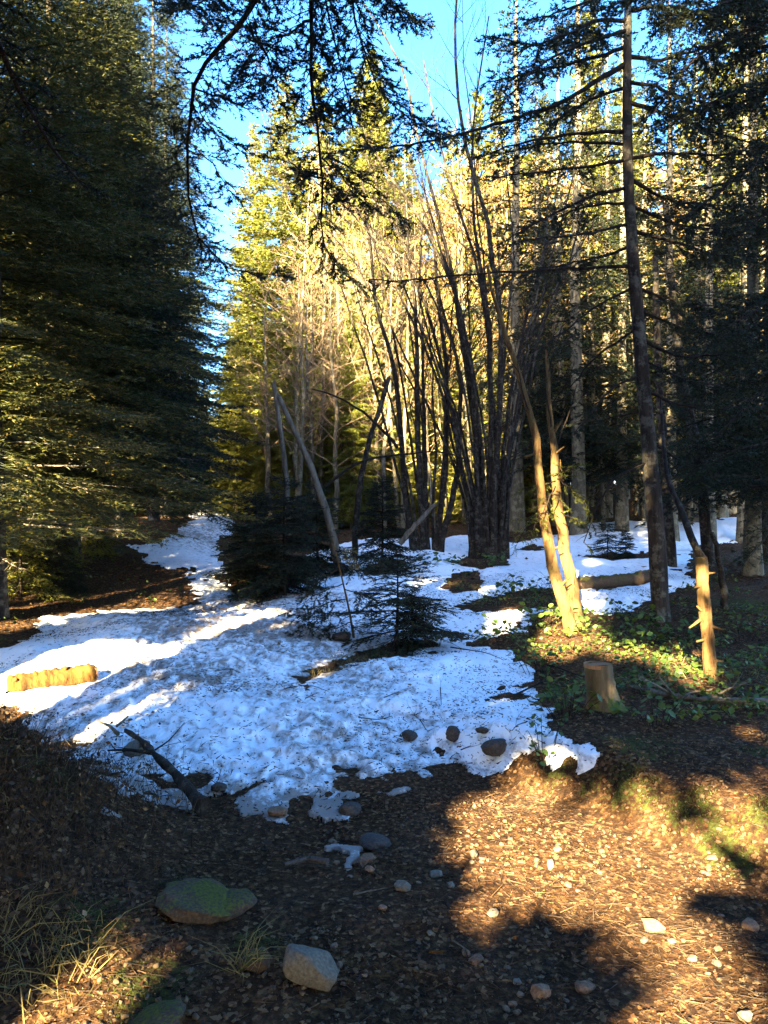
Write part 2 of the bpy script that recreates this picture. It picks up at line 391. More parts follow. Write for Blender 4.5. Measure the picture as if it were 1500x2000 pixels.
BARE = [
 [(563, 1322), (615, 1300), (690, 1272), (760, 1262), (850, 1236), (858, 1258), (800, 1282), (700, 1300), (640, 1322), (590, 1338)],
 [(880, 1185), (940, 1165), (1020, 1150), (1100, 1150), (1130, 1185), (1080, 1192), (980, 1196), (930, 1200)],
 [(862, 1150), (880, 1125), (930, 1118), (955, 1138), (930, 1156), (890, 1160)],
 [(880, 1100), (940, 1080), (1000, 1088), (1000, 1105), (940, 1115)],
 [(1140, 1145), (1200, 1134), (1290, 1128), (1290, 1136), (1210, 1152), (1160, 1156)],
 [(1130, 1090), (1180, 1080), (1280, 1082), (1280, 1094), (1170, 1097)],
 [(1000, 1078), (1040, 1062), (1060, 1070), (1050, 1082)],
 [(455, 1120), (520, 1090), (640, 1090), (650, 1110), (560, 1150), (500, 1165), (460, 1150)],
 [(700, 1115), (745, 1095), (790, 1095), (790, 1108), (740, 1128)],
]
SNOWW = [poly_world(p) for p in SNOW]; BAREW = [poly_world(p) for p in BARE]

def snow_depth(x, y):
    s = np.full(x.size, -1e9)
    for p in SNOWW: s = np.maximum(s, sdist(x, y, p))
    for p in BAREW: s = np.minimum(s, -sdist(x, y, p) )
    s = s.reshape(x.shape)
    sc_ = np.clip(y / 6.0, 0.5, 3.0)
    s = s + 0.07 * sc_ * fbm(x / 0.30 / sc_, y / 0.30 / sc_, 21, 4) + 0.16 * fbm(x / 0.14, y / 0.14, 23, 4) + 0.05
    return s

th = np.concatenate([np.linspace(-180, -42, 46)[:-1], np.linspace(-42, 42, 270), np.linspace(42, 180, 46)[1:]])
th = np.radians(th)
rr = np.concatenate([[0.05, 0.4, 0.8, 1.2], np.geomspace(1.5, 420, 290)])
TH, RR = np.meshgrid(th, rr)
GX, GY = RR * np.sin(TH), RR * np.cos(TH)
near = np.clip(1 - RR / 60, 0, 1)
GZ = zg(GX, GY)
def grid_faces(nr, nc):
    i = np.arange(nr - 1)[:, None] * nc; j = np.arange(nc - 1)[None]
    return np.stack([i + j, i + j + 1, i + nc + j + 1, i + nc + j], -1).reshape(-1, 4)
gf = grid_faces(*GX.shape)

MOSS = [(1220, 1545, .16), (1265, 1560, .12), (1330, 1590, .14), (1400, 1660, .2), (1090, 1510, .14), (1150, 1540, .1), (1440, 1690, .15), (1490, 1600, .15), (1370, 1570, .12), (1190, 1385, .25), (1490, 1470, .2), (380, 1740, .22), (500, 1850, .15), (290, 1930, .25), (180, 1800, .25),
        (100, 1150, 1.0), (60, 1130, 1.2), (230, 1075, 1.0), (1350, 1310, .5), (1450, 1180, .9), (60, 1480, .4), (1250, 1460, .4), (740, 1280, .3)]
mossw = [(G(a, b), r) for a, b, r in MOSS]
mv = np.zeros(GX.shape)
for g, r in mossw: mv = np.maximum(mv, np.exp(-((GX - g[0]) ** 2 + (GY - g[1]) ** 2) / (r * r)))
mb = MB(); mb.add(np.stack([GX, GY, GZ], -1), gf)
ground = mb.build('ground', [M['ground']], smooth=True); tag(ground, kind='structure')
a = ground.data.attributes.new('moss', 'FLOAT', 'POINT'); a.data.foreach_set('value', (mv * 0.5).ravel().astype(np.float32))

# snow: a finer sheet over the part of the ground it can cover
ths = np.radians(np.linspace(-34, 34, 480)); rs = np.concatenate([np.geomspace(3.0, 12, 420), np.geomspace(12, 70, 150)[1:]])
T2, R2 = np.meshgrid(ths, rs); SX, SY = R2 * np.sin(T2), R2 * np.cos(T2)
S = snow_depth(SX, SY)
track = np.maximum(0, 1 - np.abs(SX + 0.9 + 0.16 * (SY - 4)) / 2.1) * sst(13, 9, SY)    # the churned way over the snow
S = S - 1.5 * np.clip(track * 1.6, 0, 1) * sst(5.5, 4.2, SY) * np.maximum(0, fbm(SX / .22, SY / .3, 41, 4) - .02)
track = np.maximum(track, sst(14, 18, SY) * (SX < -2) * 0.5)
trk = np.clip(track * 1.6, 0, 1)
thick = 0.014 + 0.035 * sst(0, 0.35, S) + 0.11 * sst(0.15, 1.3, S) * (1 - 0.6 * trk)
rot = 0.5; UX = SX * math.cos(rot) + SY * math.sin(rot); UY = -SX * math.sin(rot) + SY * math.cos(rot)
churn = fbm(UX / 0.20, UY / 0.42, 31, 4); churn2 = fbm(SX / 0.07, SY / 0.09, 33, 3)
mod = np.clip(.45 + 1.5 * fbm(SX / .9, SY / 1.1, 39, 3), .08, 1.3)
foot = np.zeros(SX.shape); rf = R(44)
for k in range(300):
    fy = 3.9 + 9 * rf.rand() ** 1.5; fx = -.9 - .16 * (fy - 4) + .8 * rf.randn(); an = .25 + .5 * rf.randn(); c_, s_n = math.cos(an), math.sin(an)
    u = (SX - fx) * c_ + (SY - fy) * s_n; v_ = -(SX - fx) * s_n + (SY - fy) * c_
    foot = np.maximum(foot, (.5 + .5 * rf.rand()) * np.exp(-(u / .055) ** 4 - (v_ / .14) ** 4))
thick = thick - .045 * foot * sst(0, .4, S)
thick = thick + mod * trk * (0.034 * churn + 0.028 * churn2) * sst(0, 0.35, S) + (1 - trk) * (0.09 * fbm(SX / 0.9, SY / 0.9, 35, 3) + 0.007 * churn2) * sst(0, 0.3, S)
SZ = zg(SX, SY, False) + np.where(S > 0, thick, -0.05) - 0.006 + 0.006 * churn2
keep = (S > -0.06).ravel(); sf = grid_faces(*SX.shape); sf = sf[keep[sf].all(1)]
used, inv = np.unique(sf, return_inverse=True)
dirt = (trk * (0.60 + 0.7 * fbm(SX / 0.9, SY / 0.9, 37, 3)) + 0.22 * sst(0.2, 0.0, S)).ravel()[used]
mb = MB(); mb.add(np.stack([SX, SY, SZ], -1).reshape(-1, 3)[used], inv.reshape(-1, 4))
snow = mb.build('snow', [M['snow']], smooth=True); tag(snow, kind='structure')
a = snow.data.attributes.new('dirt', 'FLOAT', 'POINT'); a.data.foreach_set('value', np.clip(dirt, 0, 1.3).astype(np.float32))

def ztop(x, y):
    x = np.asarray(x, float); y = np.asarray(y, float)
    s = snow_depth(x, y)
    z = zg(x, y)
    return np.where(s > 0.03, zg(x, y, False) + 0.014 + 0.035 * sst(0, 0.35, s) + 0.07 * sst(0.15, 1.3, s), z), s

# ------------------------------------------------------------------ conifers
def conifer(rng, h, r0, z0, L0, whorl=0.33, per=6, sec=0.12, ter=0.10, nn=7, nl=0.055, nw=0.014, droop=0.25, mats=None, gap=0.14, power=0.8, trunk_from=-0.3, lean=0.0, dead=0, dead_mat=None):
    "trunk mesh and crown mesh (branch wood + needles) with the foot at the origin"
    zt = np.linspace(trunk_from, h, 16)
    wob = np.cumsum(rng.randn(16, 2) * 0.012 * h / 12, 0); wob -= wob[1]
    tp = np.stack([wob[:, 0] + lean * zt * 0.05, wob[:, 1], zt], 1)
    rad = r0 * np.clip(1 - zt / h, 0.02, 1) ** 0.75; rad[0] *= 1.5; rad[1] *= 1.15
    tb = MB(); tube(tb, tp, rad, 9, 0, rng, 0.14)
    cb = MB(); PP, DD, LL = [], [], []; sa, sb_ = [], []
    z = z0; az = rng.rand() * 6
    while z < h - 0.12:
        f = (h - z) / (h - z0)
        for k in range(per):
            az += 2 * math.pi / per + rng.randn() * 0.25
            if rng.rand() < gap: continue
            zz = z + rng.rand() * whorl
            L = max(0.16, L0 * (f ** power) * (0.62 + 0.55 * rng.rand()))
            el = math.radians(42 * (1 - f) ** 1.5 - 14 * f + rng.randn() * 7)
            dh = np.array([math.cos(az), math.sin(az), 0])
            b0 = np.array([np.interp(zz, zt, tp[:, 0]), np.interp(zz, zt, tp[:, 1]), zz])
            ts = np.linspace(0, 1, 6)
            dr = droop * (0.6 + 0.8 * rng.rand())
            line = b0 + dh * (L * ts)[:, None] * math.cos(el) + np.array([0, 0, 1]) * (L * (math.sin(el) * ts - dr * ts ** 2 + 0.5 * dr * ts ** 4))[:, None]
            side = np.array([-dh[1], dh[0], 0]); line += side * (0.10 * L * rng.randn() * ts ** 2)[:, None]
            tube(cb, line, 0.010 * L ** 0.7 * (1.15 - ts) + 0.003, 3, 1, cap=False)
            ns = max(2, int(L / sec))
            t = 0.14 + 0.86 * (np.arange(ns) + 0.5 * rng.rand(ns)) / ns
            base = np.stack([np.interp(t, ts, line[:, q]) for q in range(3)], 1)
            tang = nrm(np.gradient(line, axis=0)); tg = np.stack([np.interp(t, ts, tang[:, q]) for q in range(3)], 1)
            sgn = np.where(np.arange(ns) % 2 == 0, 1, -1)
            for q in range(ns):
                l2 = (0.10 + 0.42 * L * (1 - t[q]) ** 0.9) * (0.6 + 0.6 * rng.rand())
                for sg in ((sgn[q],) if l2 < 0.13 else (1, -1)):
                    d2 = nrm(tg[q] * 0.75 + sg * side * 0.75 + np.array([0, 0, -0.18 + 0.18 * rng.randn()]))
                    e2 = base[q] + d2 * l2
                    PP.append(base[q]); DD.append(d2); LL.append(l2)
                    n3 = int(l2 / ter)
                    for u in range(n3):
                        tt = (u + 0.3 + 0.6 * rng.rand()) / max(n3, 1)
                        s3 = 1 if u % 2 else -1
                        d3 = d2 * 0.8 + s3 * np.cross(d2, [0, 0, 1]) * 0.7 + np.array([0, 0, -0.12 + 0.2 * rng.randn()])
                        PP.append(base[q] + d2 * l2 * tt); DD.append(d3); LL.append((0.06 + 0.45 * l2 * (1 - tt)) * (0.7 + 0.5 * rng.rand()))
            PP.append(line[-1]); DD.append(tang[-1]); LL.append(0.12)
        z += whorl
    PP, DD, LL = np.array(PP), np.array(DD), np.array(LL)
    if nn: needles(cb, PP, DD, LL, nn, nl, nw, rng, 0)
    slivers(cb, PP, PP + nrm(DD) * LL[:, None], 0.006, 1)
    return tb, cb

def dead_limb(rng, L, r, bend=0.15, twig=8):
    "bare dead limb along +X"
    mb = MB(); ts = np.linspace(0, 1, 7)
    ln = np.stack([L * ts, bend * L * 0.5 * np.sin(ts * 2.2) * rng.randn(), L * (-0.22 * ts ** 1.5 + 0.10 * ts ** 3)], 1)
    tube(mb, ln, r * (1.05 - ts), 5, 0, rng, 0.2)
    for k in range(twig):
        t = 0.25 + 0.7 * rng.rand(); b0 = np.array([np.interp(t, ts, ln[:, q]) for q in range(3)])
        l = L * (0.12 + 0.25 * rng.rand()) * (1.1 - t); d = nrm([0.7, rng.choice([-1, 1]) * 0.8, -0.25 + 0.4 * rng.randn()])
        tube(mb, np.array([b0, b0 + d * l * 0.5, b0 + d * l + np.array([0, 0, -0.15 * l])]), [r * 0.35, r * 0.25, r * 0.06], 3, 0, cap=False)
    return mb

def pair(tb, cb, tm, cm):
    return tb.mesh('trunk', [tm], True), cb.mesh('crown', cm)

rng = R(11)
ORD = 'first second third fourth fifth sixth seventh eighth ninth tenth eleventh twelfth thirteenth fourteenth fifteenth sixteenth seventeenth eighteenth nineteenth twentieth last'.split()
def order(spots):
    "rank of every spot from left to right"
    r = np.argsort(np.argsort([a[0] for a in spots])); return [ORD[min(i, 20)] for i in r]
PROT = {}
PROT['wall'] = [pair(*conifer(R(100 + k), 17, 0.125, 2.3, 2.9, 0.34, 6, 0.15, 0.13, 10, 0.085, 0.017, 0.34, gap=.10), M['bark_fir'], [M['needle_shaded'], M['needle_shaded']]) for k in range(2)]
_c = PROT['wall'][0][1].copy(); _c.materials[0] = M['needle_half_lit']; PROT['wall_half_lit'] = [(PROT['wall'][1][0], _c)]  # crown copy in the lighter tone, sunlight painted into its needles
PROT['lit'] = [pair(*conifer(R(200 + k), 18, 0.22, 1.2, 3.3, 0.36, 7, 0.20, 0.17, 7, 0.15, 0.055, 0.22, gap=0.08, power=0.8), M['bark_far'], [M['needle_sunlit'], M['bark_branch_far']]) for k in range(2)]
PROT['pole'] = [pair(*conifer(R(300 + k), 16, 0.15, 4.6, 2.3, 0.45, 6, 0.24, 0.2, 7, 0.20, 0.075, 0.3, gap=0.15), M['bark_far'], [M['needle_sunlit'], M['bark_branch_far']]) for k in range(2)]
PROT['dim'] = [pair(*conifer(R(350 + k), 15, 0.17, 2.0, 2.5, 0.5, 5, 0.20, 0.16, 7, 0.10, 0.035, 0.3, gap=0.3), M['bark_far'], [M['needle_shaded'], M['bark_twig']]) for k in range(2)]
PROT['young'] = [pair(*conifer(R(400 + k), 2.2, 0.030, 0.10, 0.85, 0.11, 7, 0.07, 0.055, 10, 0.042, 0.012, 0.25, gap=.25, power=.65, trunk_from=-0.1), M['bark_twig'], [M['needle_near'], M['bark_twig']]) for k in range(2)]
PROT['young_lit'] = [(pair(*conifer(R(430), 2.2, 0.030, 0.10, 0.95, 0.15, 6, 0.09, 0.07, 9, 0.045, 0.013, 0.25, gap=.3, trunk_from=-0.1), M['bark_twig'], [M['needle_sunlit'], M['bark_twig']]))]  # sunlit young fir, its light carried by the needle colour
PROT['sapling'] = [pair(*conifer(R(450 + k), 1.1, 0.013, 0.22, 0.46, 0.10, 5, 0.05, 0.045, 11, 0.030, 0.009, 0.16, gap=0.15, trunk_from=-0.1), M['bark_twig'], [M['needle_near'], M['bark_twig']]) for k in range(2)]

def fir(kind, k, x, y, s, label, cat='tree', group=None, name='fir_tree', rz=None, sz=None, tilt=(0, 0), z=None):
    t = thing(name, label, cat, (x, y, (zg(x, y, False) if z is None else z) - 0.02), 0, group)
    t.rotation_euler = (tilt[0], tilt[1], rng.rand() * 6.28 if rz is None else rz); t.scale = (s, s, s * (sz or 1.0))
    tm, cm = PROT[kind][k % len(PROT[kind])]
    link('trunk', tm, t); link('crown', cm, t)
    return t

def atpx(px, Y): return (px - 750) / F * Y

# --- wall of dark firs left of the way
LEFT = [(-10, 8.8, 1.0, 'dark fir at the left edge of the photo, its trunk lit yellow'),
        (165, 14.0, 1.02, 'dark fir left of the path with a leaning shaded trunk and long dead limbs'),
        (100, 11.6, 1.05, 'broad dark fir between the left edge and the pale dead limbs'),
        (200, 16.0, 1.0, 'dark fir left of the path, its thick trunk pale with sun near the ground'),
        (237, 18.0, 1.0, 'dark fir left of the path standing on the snow edge, trunk thin and lit'),
        (300, 21.5, 1.08, 'dark fir in the shade behind the snow mound left of the path'),
        (322, 27.0, 1.12, 'dark fir half way along the left side of the path'),
        (345, 34.0, 1.2, 'dark fir farthest along the left side of the path before it bends'),
        (-40, 12.0, 1.1, 'dark fir deep in the wood behind the fir with the lit trunk'), (140, 12.6, 1.0, 'dark fir whose boughs fill the gap before the leaning shaded trunk')]
left_trees = []
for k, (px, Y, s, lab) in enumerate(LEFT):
    left_trees.append(fir('wall_half_lit' if k in (0, 8, 2) else 'wall', k, atpx(px, Y), Y, s, lab, group='firs along the left of the path', sz=[.62, .78, .68, .84, .9, .95, 1, 1, .66, .7, .78, .7][k]))

# bare dead limbs on the left firs, pale in the sun
dl_me = [dead_limb(R(60 + k), 1.0, 0.020).mesh('dead_limb', [M['dead_wood']]) for k in range(3)]
def dead(tree, h, az, L, k=0):
    o = link('dead_limb', dl_me[k % 3], tree); o.location = (0, 0, h); o.rotation_euler = (0, rng.randn() * 0.12, az - tree.rotation_euler[2]); o.scale = (L, L, L)
    return o
for k, (ti, h, az, L) in enumerate([(1, 2.0, 0.1, 1.5), (1, 2.3, 0.5, 2.1), (1, 2.7, -0.6, 1.8), (1, 1.7, -1.2, 1.4), (3, 2.4, 0.2, 1.7), (3, 2.0, -0.4, 1.3), (2, 2.5, -0.3, 1.9), (2, 2.9, 0.3, 2.2),
                                    (2, 3.4, -0.9, 1.8), (2, 1.9, -0.1, 1.6), (0, 2.2, -0.3, 1.5), (0, 2.8, 0.2, 1.7), (0, 1.6, -1.3, 1.2), (4, 2.2, -0.8, 1.4), (4, 1.8, 0.1, 1.3), (5, 2.0, -0.6, 1.6)]):
    dead(left_trees[ti], h, az, L, k)
for ti in range(7):
    for k in range(9): dead(left_trees[ti], 1.0 + 2.6 * rng.rand(), -1.6 + 2.6 * rng.rand(), .9 + 1.2 * rng.rand(), k)

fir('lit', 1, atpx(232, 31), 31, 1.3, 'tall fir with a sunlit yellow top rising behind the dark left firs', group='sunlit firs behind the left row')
DEEP = [(15, 25), (85, 29), (150, 33), (215, 37), (275, 41), (-40, 22), (120, 40), (40, 36)]
for k, (px, Y) in enumerate(DEEP):
    fir('lit', k, atpx(px, Y), Y, .7 + .2 * rng.rand(), 'sunlit fir glimpsed between the left firs, ' + order(DEEP)[k] + ' from the left', group='sunlit firs behind the left row')
fir('dim', 1, atpx(1470, 12.5), 12.5, .8, 'dark fir right of the spotted trunk, boughs low over the far snow', group='dark firs at the right')
fir('dim', 0, atpx(1385, 16.5), 16.5, .8, 'dark fir between the far snow strip and the spotted trunk at the right', group='dark firs at the right')
fir('wall', 1, atpx(1585, 11.0), 11.0, .8, 'dark fir cut by the right edge, only its boughs in view', group='dark firs at the right')

# --- sunlit firs beyond the way and behind the bare trees
LIT = [(552, 31.0, 1.00, 'tall sunlit yellow green fir right of the path, highest crown beside the sky gap'),
       (712, 38.0, 1.23, 'sunlit fir whose top stands behind the hanging branches in the middle'),
       (655, 34.0, 0.80, 'shorter sunlit fir in the middle, between the two taller ones'),
       (800, 43.0, 1.15, 'sunlit fir right of the middle, top seen through bare stems'),
       (880, 40.0, 1.10, 'sunlit fir behind the bare multi-stemmed clump'),
       (970, 45.0, 1.32, 'tall sunlit fir right of the clump, its top against the last blue sky'),
       (1060, 42.0, 1.22, 'sunlit fir left of the dark spotted trunk, high in the wood'),
       (1160, 47.0, 1.35, 'sunlit fir behind the dark spotted trunk'),
       (1250, 44.0, 1.25, 'sunlit fir right of the dark spotted trunk'),
       (1340, 46.0, 1.32, 'sunlit fir toward the right edge, top behind dark boughs'),
       (1430, 42.0, 1.25, 'sunlit fir at the right, second from the edge'),
       (1520, 44.0, 1.3, 'sunlit fir cut by the right edge of the photo'),
       (480, 44.0, 0.75, 'small sunlit fir at the right of the far path'),
       (620, 50.0, 1.05, 'sunlit fir filling the gap left of the middle, far back'),
       (462, 27.0, 0.42, 'half grown fir at the right of the path, partly shaded')]
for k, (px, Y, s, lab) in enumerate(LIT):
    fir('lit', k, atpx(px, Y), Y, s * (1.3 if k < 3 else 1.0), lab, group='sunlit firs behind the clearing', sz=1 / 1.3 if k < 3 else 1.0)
UNDER = [(575, 23), (640, 24), (690, 22.5), (740, 25), (800, 24), (865, 26), (920, 24), (985, 25.5), (1040, 27), (520, 25), (610, 28), (770, 28), (890, 29), (1090, 29)]
for k, (px, Y) in enumerate(UNDER):
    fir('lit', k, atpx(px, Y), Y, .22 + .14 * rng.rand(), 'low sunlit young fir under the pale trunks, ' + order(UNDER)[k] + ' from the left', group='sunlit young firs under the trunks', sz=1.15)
# rows farther back: thin poles with high crowns
far_spots = []
for k in range(110):
    Y = 24 + 46 * (k / 110.0) ** 0.9 + rng.rand() * 3; px = 590 + rng.rand() * 980
    if px < 1000 and Y < 30: continue
    far_spots.append((px, Y))
for k, (px, Y) in enumerate(far_spots):
    kind = 'pole' if (px < 1050 or Y > 36 or rng.rand() < 0.35) else 'dim'
    lab = ('slim fir pole with pale trunk and high crown deep in the sunlit wood' if kind == 'pole' else 'fir with sparse dark boughs in the shaded wood at the right')
    fir(kind, k, atpx(px, Y), Y, 0.85 + 0.45 * rng.rand(), lab, group='slim fir poles in the sunlit wood' if kind == 'pole' else 'sparse firs in the shaded wood')
GREY = [(1010, 21), (1090, 23), (1130, 19.5), (1185, 24), (1215, 20), (1310, 18.5), (1360, 22), (1410, 24), (1455, 19), (1490, 21), (1050, 26), (1260, 26)]
for k, (px, Y) in enumerate(GREY):
    fir('dim', k, atpx(px, Y), Y, 0.9 + 0.25 * rng.rand(), 'grey trunked fir behind the far snow strip, ' + order(GREY)[k] + ' of its row from the left', group='grey trunked firs behind the far snow')
ENDS = [(402, 50), (425, 40), (380, 60), (360, 48), (440, 60), (415, 70), (340, 60), (460, 52), (395, 82), (500, 36)]
for k, (px, Y) in enumerate(ENDS):
    fir('wall' if k % 3 else 'lit', k, atpx(px, Y), Y, 0.32 + 0.16 * rng.rand() if 350 < px < 450 else 0.8 + .3 * rng.rand(), 'fir closing the far end of the path, ' + order(ENDS)[k] + ' from the left there', group='firs at the far end of the path')

# the wood beyond, too far to tell apart
mb = MB(); r2 = R(5)
for k in range(120):
    a = math.radians(-40 + 80 * r2.rand()); d = 75 + 60 * r2.rand(); x, y = d * math.sin(a), d * math.cos(a)
    if -0.29 < x / y < -0.17: continue
    h = 17 + 7 * r2.rand(); z0 = zg(x, y, False)
    tube(mb, [(x, y, z0 - 0.3), (x, y, z0 + h)], [0.25, 0.03], 4, 1, cap=False)
    n = 420; f = r2.rand(n) ** 0.7; rad = 2.6 * f * np.sqrt(r2.rand(n)); an = r2.rand(n) * 6.283
    Pn = np.stack([x + rad * np.cos(an), y + rad * np.sin(an), z0 + h - f * (h - 1)], 1)
    needles(mb, Pn, np.stack([np.cos(an), np.sin(an), -0.2 + 0 * an], 1), np.full(n, 0.3), 3, 0.6, 0.28, r2, 0)
tag(mb.build('distant_wood', [M['needle_sunlit'], M['bark_far']]), kind='stuff')

# ------------------------------------------------------------------ broadleaved trees
def grow(rng, lines, p, d, L, r, depth, spread=0.6, up=0.25, kids=4, nseg=6):
    pts = [np.array(p, float)]; d = nrm(d)
    for k in range(nseg):
        d = nrm(d + rng.randn(3) * 0.11 + np.array([0, 0, up * 0.12])); pts.append(pts[-1] + d * L / nseg)
    pts = np.array(pts); lines.append((pts, r, r * 0.35, depth))
    if depth > 0:
        for k in range(kids):
            t = 0.25 + 0.75 * (k + rng.rand()) / kids; q = np.array([np.interp(t, np.linspace(0, 1, nseg + 1), pts[:, c]) for c in range(3)])
            i = min(int(t * nseg), nseg - 1); tg = nrm(pts[i + 1] - pts[i]); s = nrm(np.cross(tg, rng.randn(3)))
            grow(rng, lines, q, tg + s * spread * (0.7 + 0.6 * rng.rand()) + np.array([0, 0, up * 0.4]), L * (0.30 + 0.25 * rng.rand()) * (1.25 - 0.5 * t), r * (0.42 - 0.12 * t), depth - 1, spread, up, kids, max(3, nseg - 2))

def add_lines(mb, lines, mat, big=6):
    for pts, r0, r1, dep in lines:
        tube(mb, pts, np.linspace(r0, r1, len(pts)), big if r0 > 0.03 else (4 if r0 > 0.012 else 3), mat, cap=False)

def beech(seed, h, leafy=True):
    rg = R(seed); tb, cb = MB(), MB()
    zt = np.linspace(-0.3, h, 12); tp = np.stack([np.cumsum(rg.randn(12) * 0.10), np.cumsum(rg.randn(12) * 0.10), zt], 1); tp[:, :2] -= tp[1, :2]
    tube(tb, tp, 0.13 * np.clip(1.05 - zt / h, 0.04, 1), 7, 0, rg, 0.1)
    lines = []
    for k in range(26):
        z = h * (0.22 + 0.75 * (k + rg.rand()) / 26); q = np.array([np.interp(z, zt, tp[:, c]) for c in range(3)]); az = k * 2.4 + rg.rand()
        grow(rg, lines, q, [math.cos(az), math.sin(az), 0.7], (0.9 + 2.2 * (1 - z / h)) * (0.8 + 0.5 * rg.rand()), 0.028, 2, 0.8, 0.3, 5, 5)
    add_lines(cb, lines, 1)
    ends = np.concatenate([l[0][1:] for l in lines if l[3] == 0]); ends = np.repeat(ends, 2, 0)
    if leafy: leaves(cb, ends + rg.randn(len(ends), 3) * 0.10, 0.11, rg, 0)
    return pair(tb, cb, M['bark_far'], [M['leaf_tan'], M['bark_branch_far']])

def leaves(mb, Pn, size, rng, mat=0, flat=0.0):
    "folded leaf of two triangles at every point"
    n = len(Pn)
    if n == 0: return
    d = rng.randn(n, 3); d[:, 2] *= (1 - flat); d = nrm(d); s = nrm(np.cross(d, rng.randn(n, 3) * (1 - flat) + np.array([0, 0, 1.0]) * flat + 1e-3))
    up = np.cross(d, s); sz = (size * (0.4 + 1.3 * rng.rand(n) ** 2.2))[:, None]
    v = np.stack([Pn - d * sz * 0.5, Pn + s * sz * 0.33 + up * sz * 0.10, Pn + d * sz * 0.5, Pn - s * sz * 0.33 + up * sz * 0.10], 1).reshape(-1, 3)
    b = np.arange(n)[:, None] * 4
    mb.add(v, np.concatenate([b + [0, 1, 2], b + [0, 2, 3]]), mat)

PROT['beech'] = [beech(70 + k, 11.0) for k in range(2)]; PROT['bare'] = [beech(80 + k, 11.0, False) for k in range(2)]
def slim(seed):
    rg = R(seed); tb, cb = MB(), MB(); h = 11.0; zt = np.linspace(-.3, h, 9); tp = np.stack([np.cumsum(rg.randn(9) * .07), np.cumsum(rg.randn(9) * .07), zt], 1); tp[:, :2] -= tp[1, :2]
    tube(tb, tp, .075 * np.clip(1.05 - zt / h, .08, 1), 6, 0, rg, .15); lines = []
    for k in range(16):
        z = h * (.15 + .8 * (k + rg.rand()) / 16); q = np.array([np.interp(z, zt, tp[:, c]) for c in range(3)]); az = rg.rand() * 6.28
        grow(rg, lines, q, [math.cos(az), math.sin(az), .5], .5 + 1.0 * rg.rand(), .016, 1, .8, .2, 5, 4)
    add_lines(cb, lines, 1); ends = np.concatenate([l[0][2:] for l in lines if l[3] == 0]); leaves(cb, np.repeat(ends, 2, 0) + rg.randn(2 * len(ends), 3) * .12, .11, rg, 0)
    return pair(tb, cb, M['bark_far'], [M['needle_sunlit'], M['bark_branch_far']])
PROT['slim'] = [slim(60 + k) for k in range(3)]
SL = R(64)
for k in range(64):
    px = 560 + 500 * SL.rand() if k < 42 else 1040 + 460 * SL.rand(); Y = 20.5 + 9 * SL.rand() if px > 700 else 22 + 7 * SL.rand()
    fir('slim', k, atpx(px, Y), Y, .75 + .4 * SL.rand(), 'thin pale trunk among many in the sunlit wood behind the bare clumps' if k < 42 else 'thin grey trunk in the wood behind the spotted trunk', group='thin trunks behind the clumps' if k < 42 else 'thin trunks behind the spotted fir', name='thin_tree', tilt=(.05 * SL.randn(), .05 * SL.randn()))
BEECH = [(600, 24, 0.85), (635, 26, 0.95), (668, 25, 0.8), (700, 27, 0.9), (850, 30, 1.1), (905, 28, 1.2), (950, 31, 1.25), (1000, 29, 1.2), (1045, 33, 1.25), (1100, 30, 1.15), (1010, 36, 1.4), (930, 36, 1.4), (1150, 34, 1.3),
                                (760, 28, 0.95), (580, 22.5, .8), (618, 23, .75), (655, 22, .7), (685, 23.5, .85), (715, 24.5, .9), (745, 23, .8), (785, 25, .9), (530, 24, .75), (1210, 31, 1.2), (1300, 33, 1.3), (1400, 31, 1.2)]
for k, (px, Y, s) in enumerate(BEECH):
    fir('beech' if px > 800 else 'bare', k, atpx(px, Y), Y, s, 'slender beech with tan dry leaves in the sunlit wood, ' + order([b for b in BEECH if b[0] > 800])[[b for b in BEECH if b[0] > 800].index((px, Y, s))] + ' from the left' if px > 800 else 'pale bare tree catching the sun, ' + order([b for b in BEECH if b[0] <= 800])[[b for b in BEECH if b[0] <= 800].index((px, Y, s))] + ' from the left beside the clumps', 'tree', 'sunlit bare beeches' if px > 800 else 'pale bare trees left of the clump', name='beech_tree')

# --- two clumps of bare stems in front of the sunlit wood
def stem(root, line, Y, r0, r1, seed, side=10, length=1.3, mat=None, yspread=0.0, first=0.35, base=True, wander=.10):
    rg = R(seed); n = len(line)
    Ys = Y + np.linspace(0, yspread, n)
    pts = np.array([P(a, b, y) for (a, b), y in zip(line, Ys)])
    if base: pts[0][2] = zg(pts[0][0], pts[0][1], False) - 0.05
    ln = smooth_line(pts, 16); ln[1:-1] += rg.randn(14, 3) * 0.016; tt = np.linspace(0, 1, 16)[:, None]; ln += tt * sum(np.sin(tt * (5 + 5 * q) + rg.rand(1, 3) * 6.28) * rg.randn(1, 3) * wander / (q + 1) for q in range(3))
    mb = MB(); rad = np.linspace(r0, r1, 16); rad[0] *= 1.35
    tube(mb, ln, rad, 8, 0, rg, 0.22)
    lines = []
    for k in range(side):
        t = first + (1 - first) * (k + rg.rand()) / side; i = int(t * 15); i = min(i, 14)
        tg = nrm(ln[i + 1] - ln[i]); az = rg.rand() * 6.28
        grow(rg, lines, ln[i], tg * 0.8 + np.array([math.cos(az), math.sin(az), 0.15]) * 0.75, length * (0.6 + 0.8 * rg.rand()) * (1.2 - 0.5 * t), max(0.007, rad[i] * 0.28), 2, 0.75, 0.35, 4, 6)
    add_lines(mb, lines, 1)
    o = mb.build('stem', [mat or M['bark_hazel'], M['bark_twig']], None, True)
    o.parent = root; o.matrix_parent_inverse = Matrix.Translation(root.location).inverted()
    return o

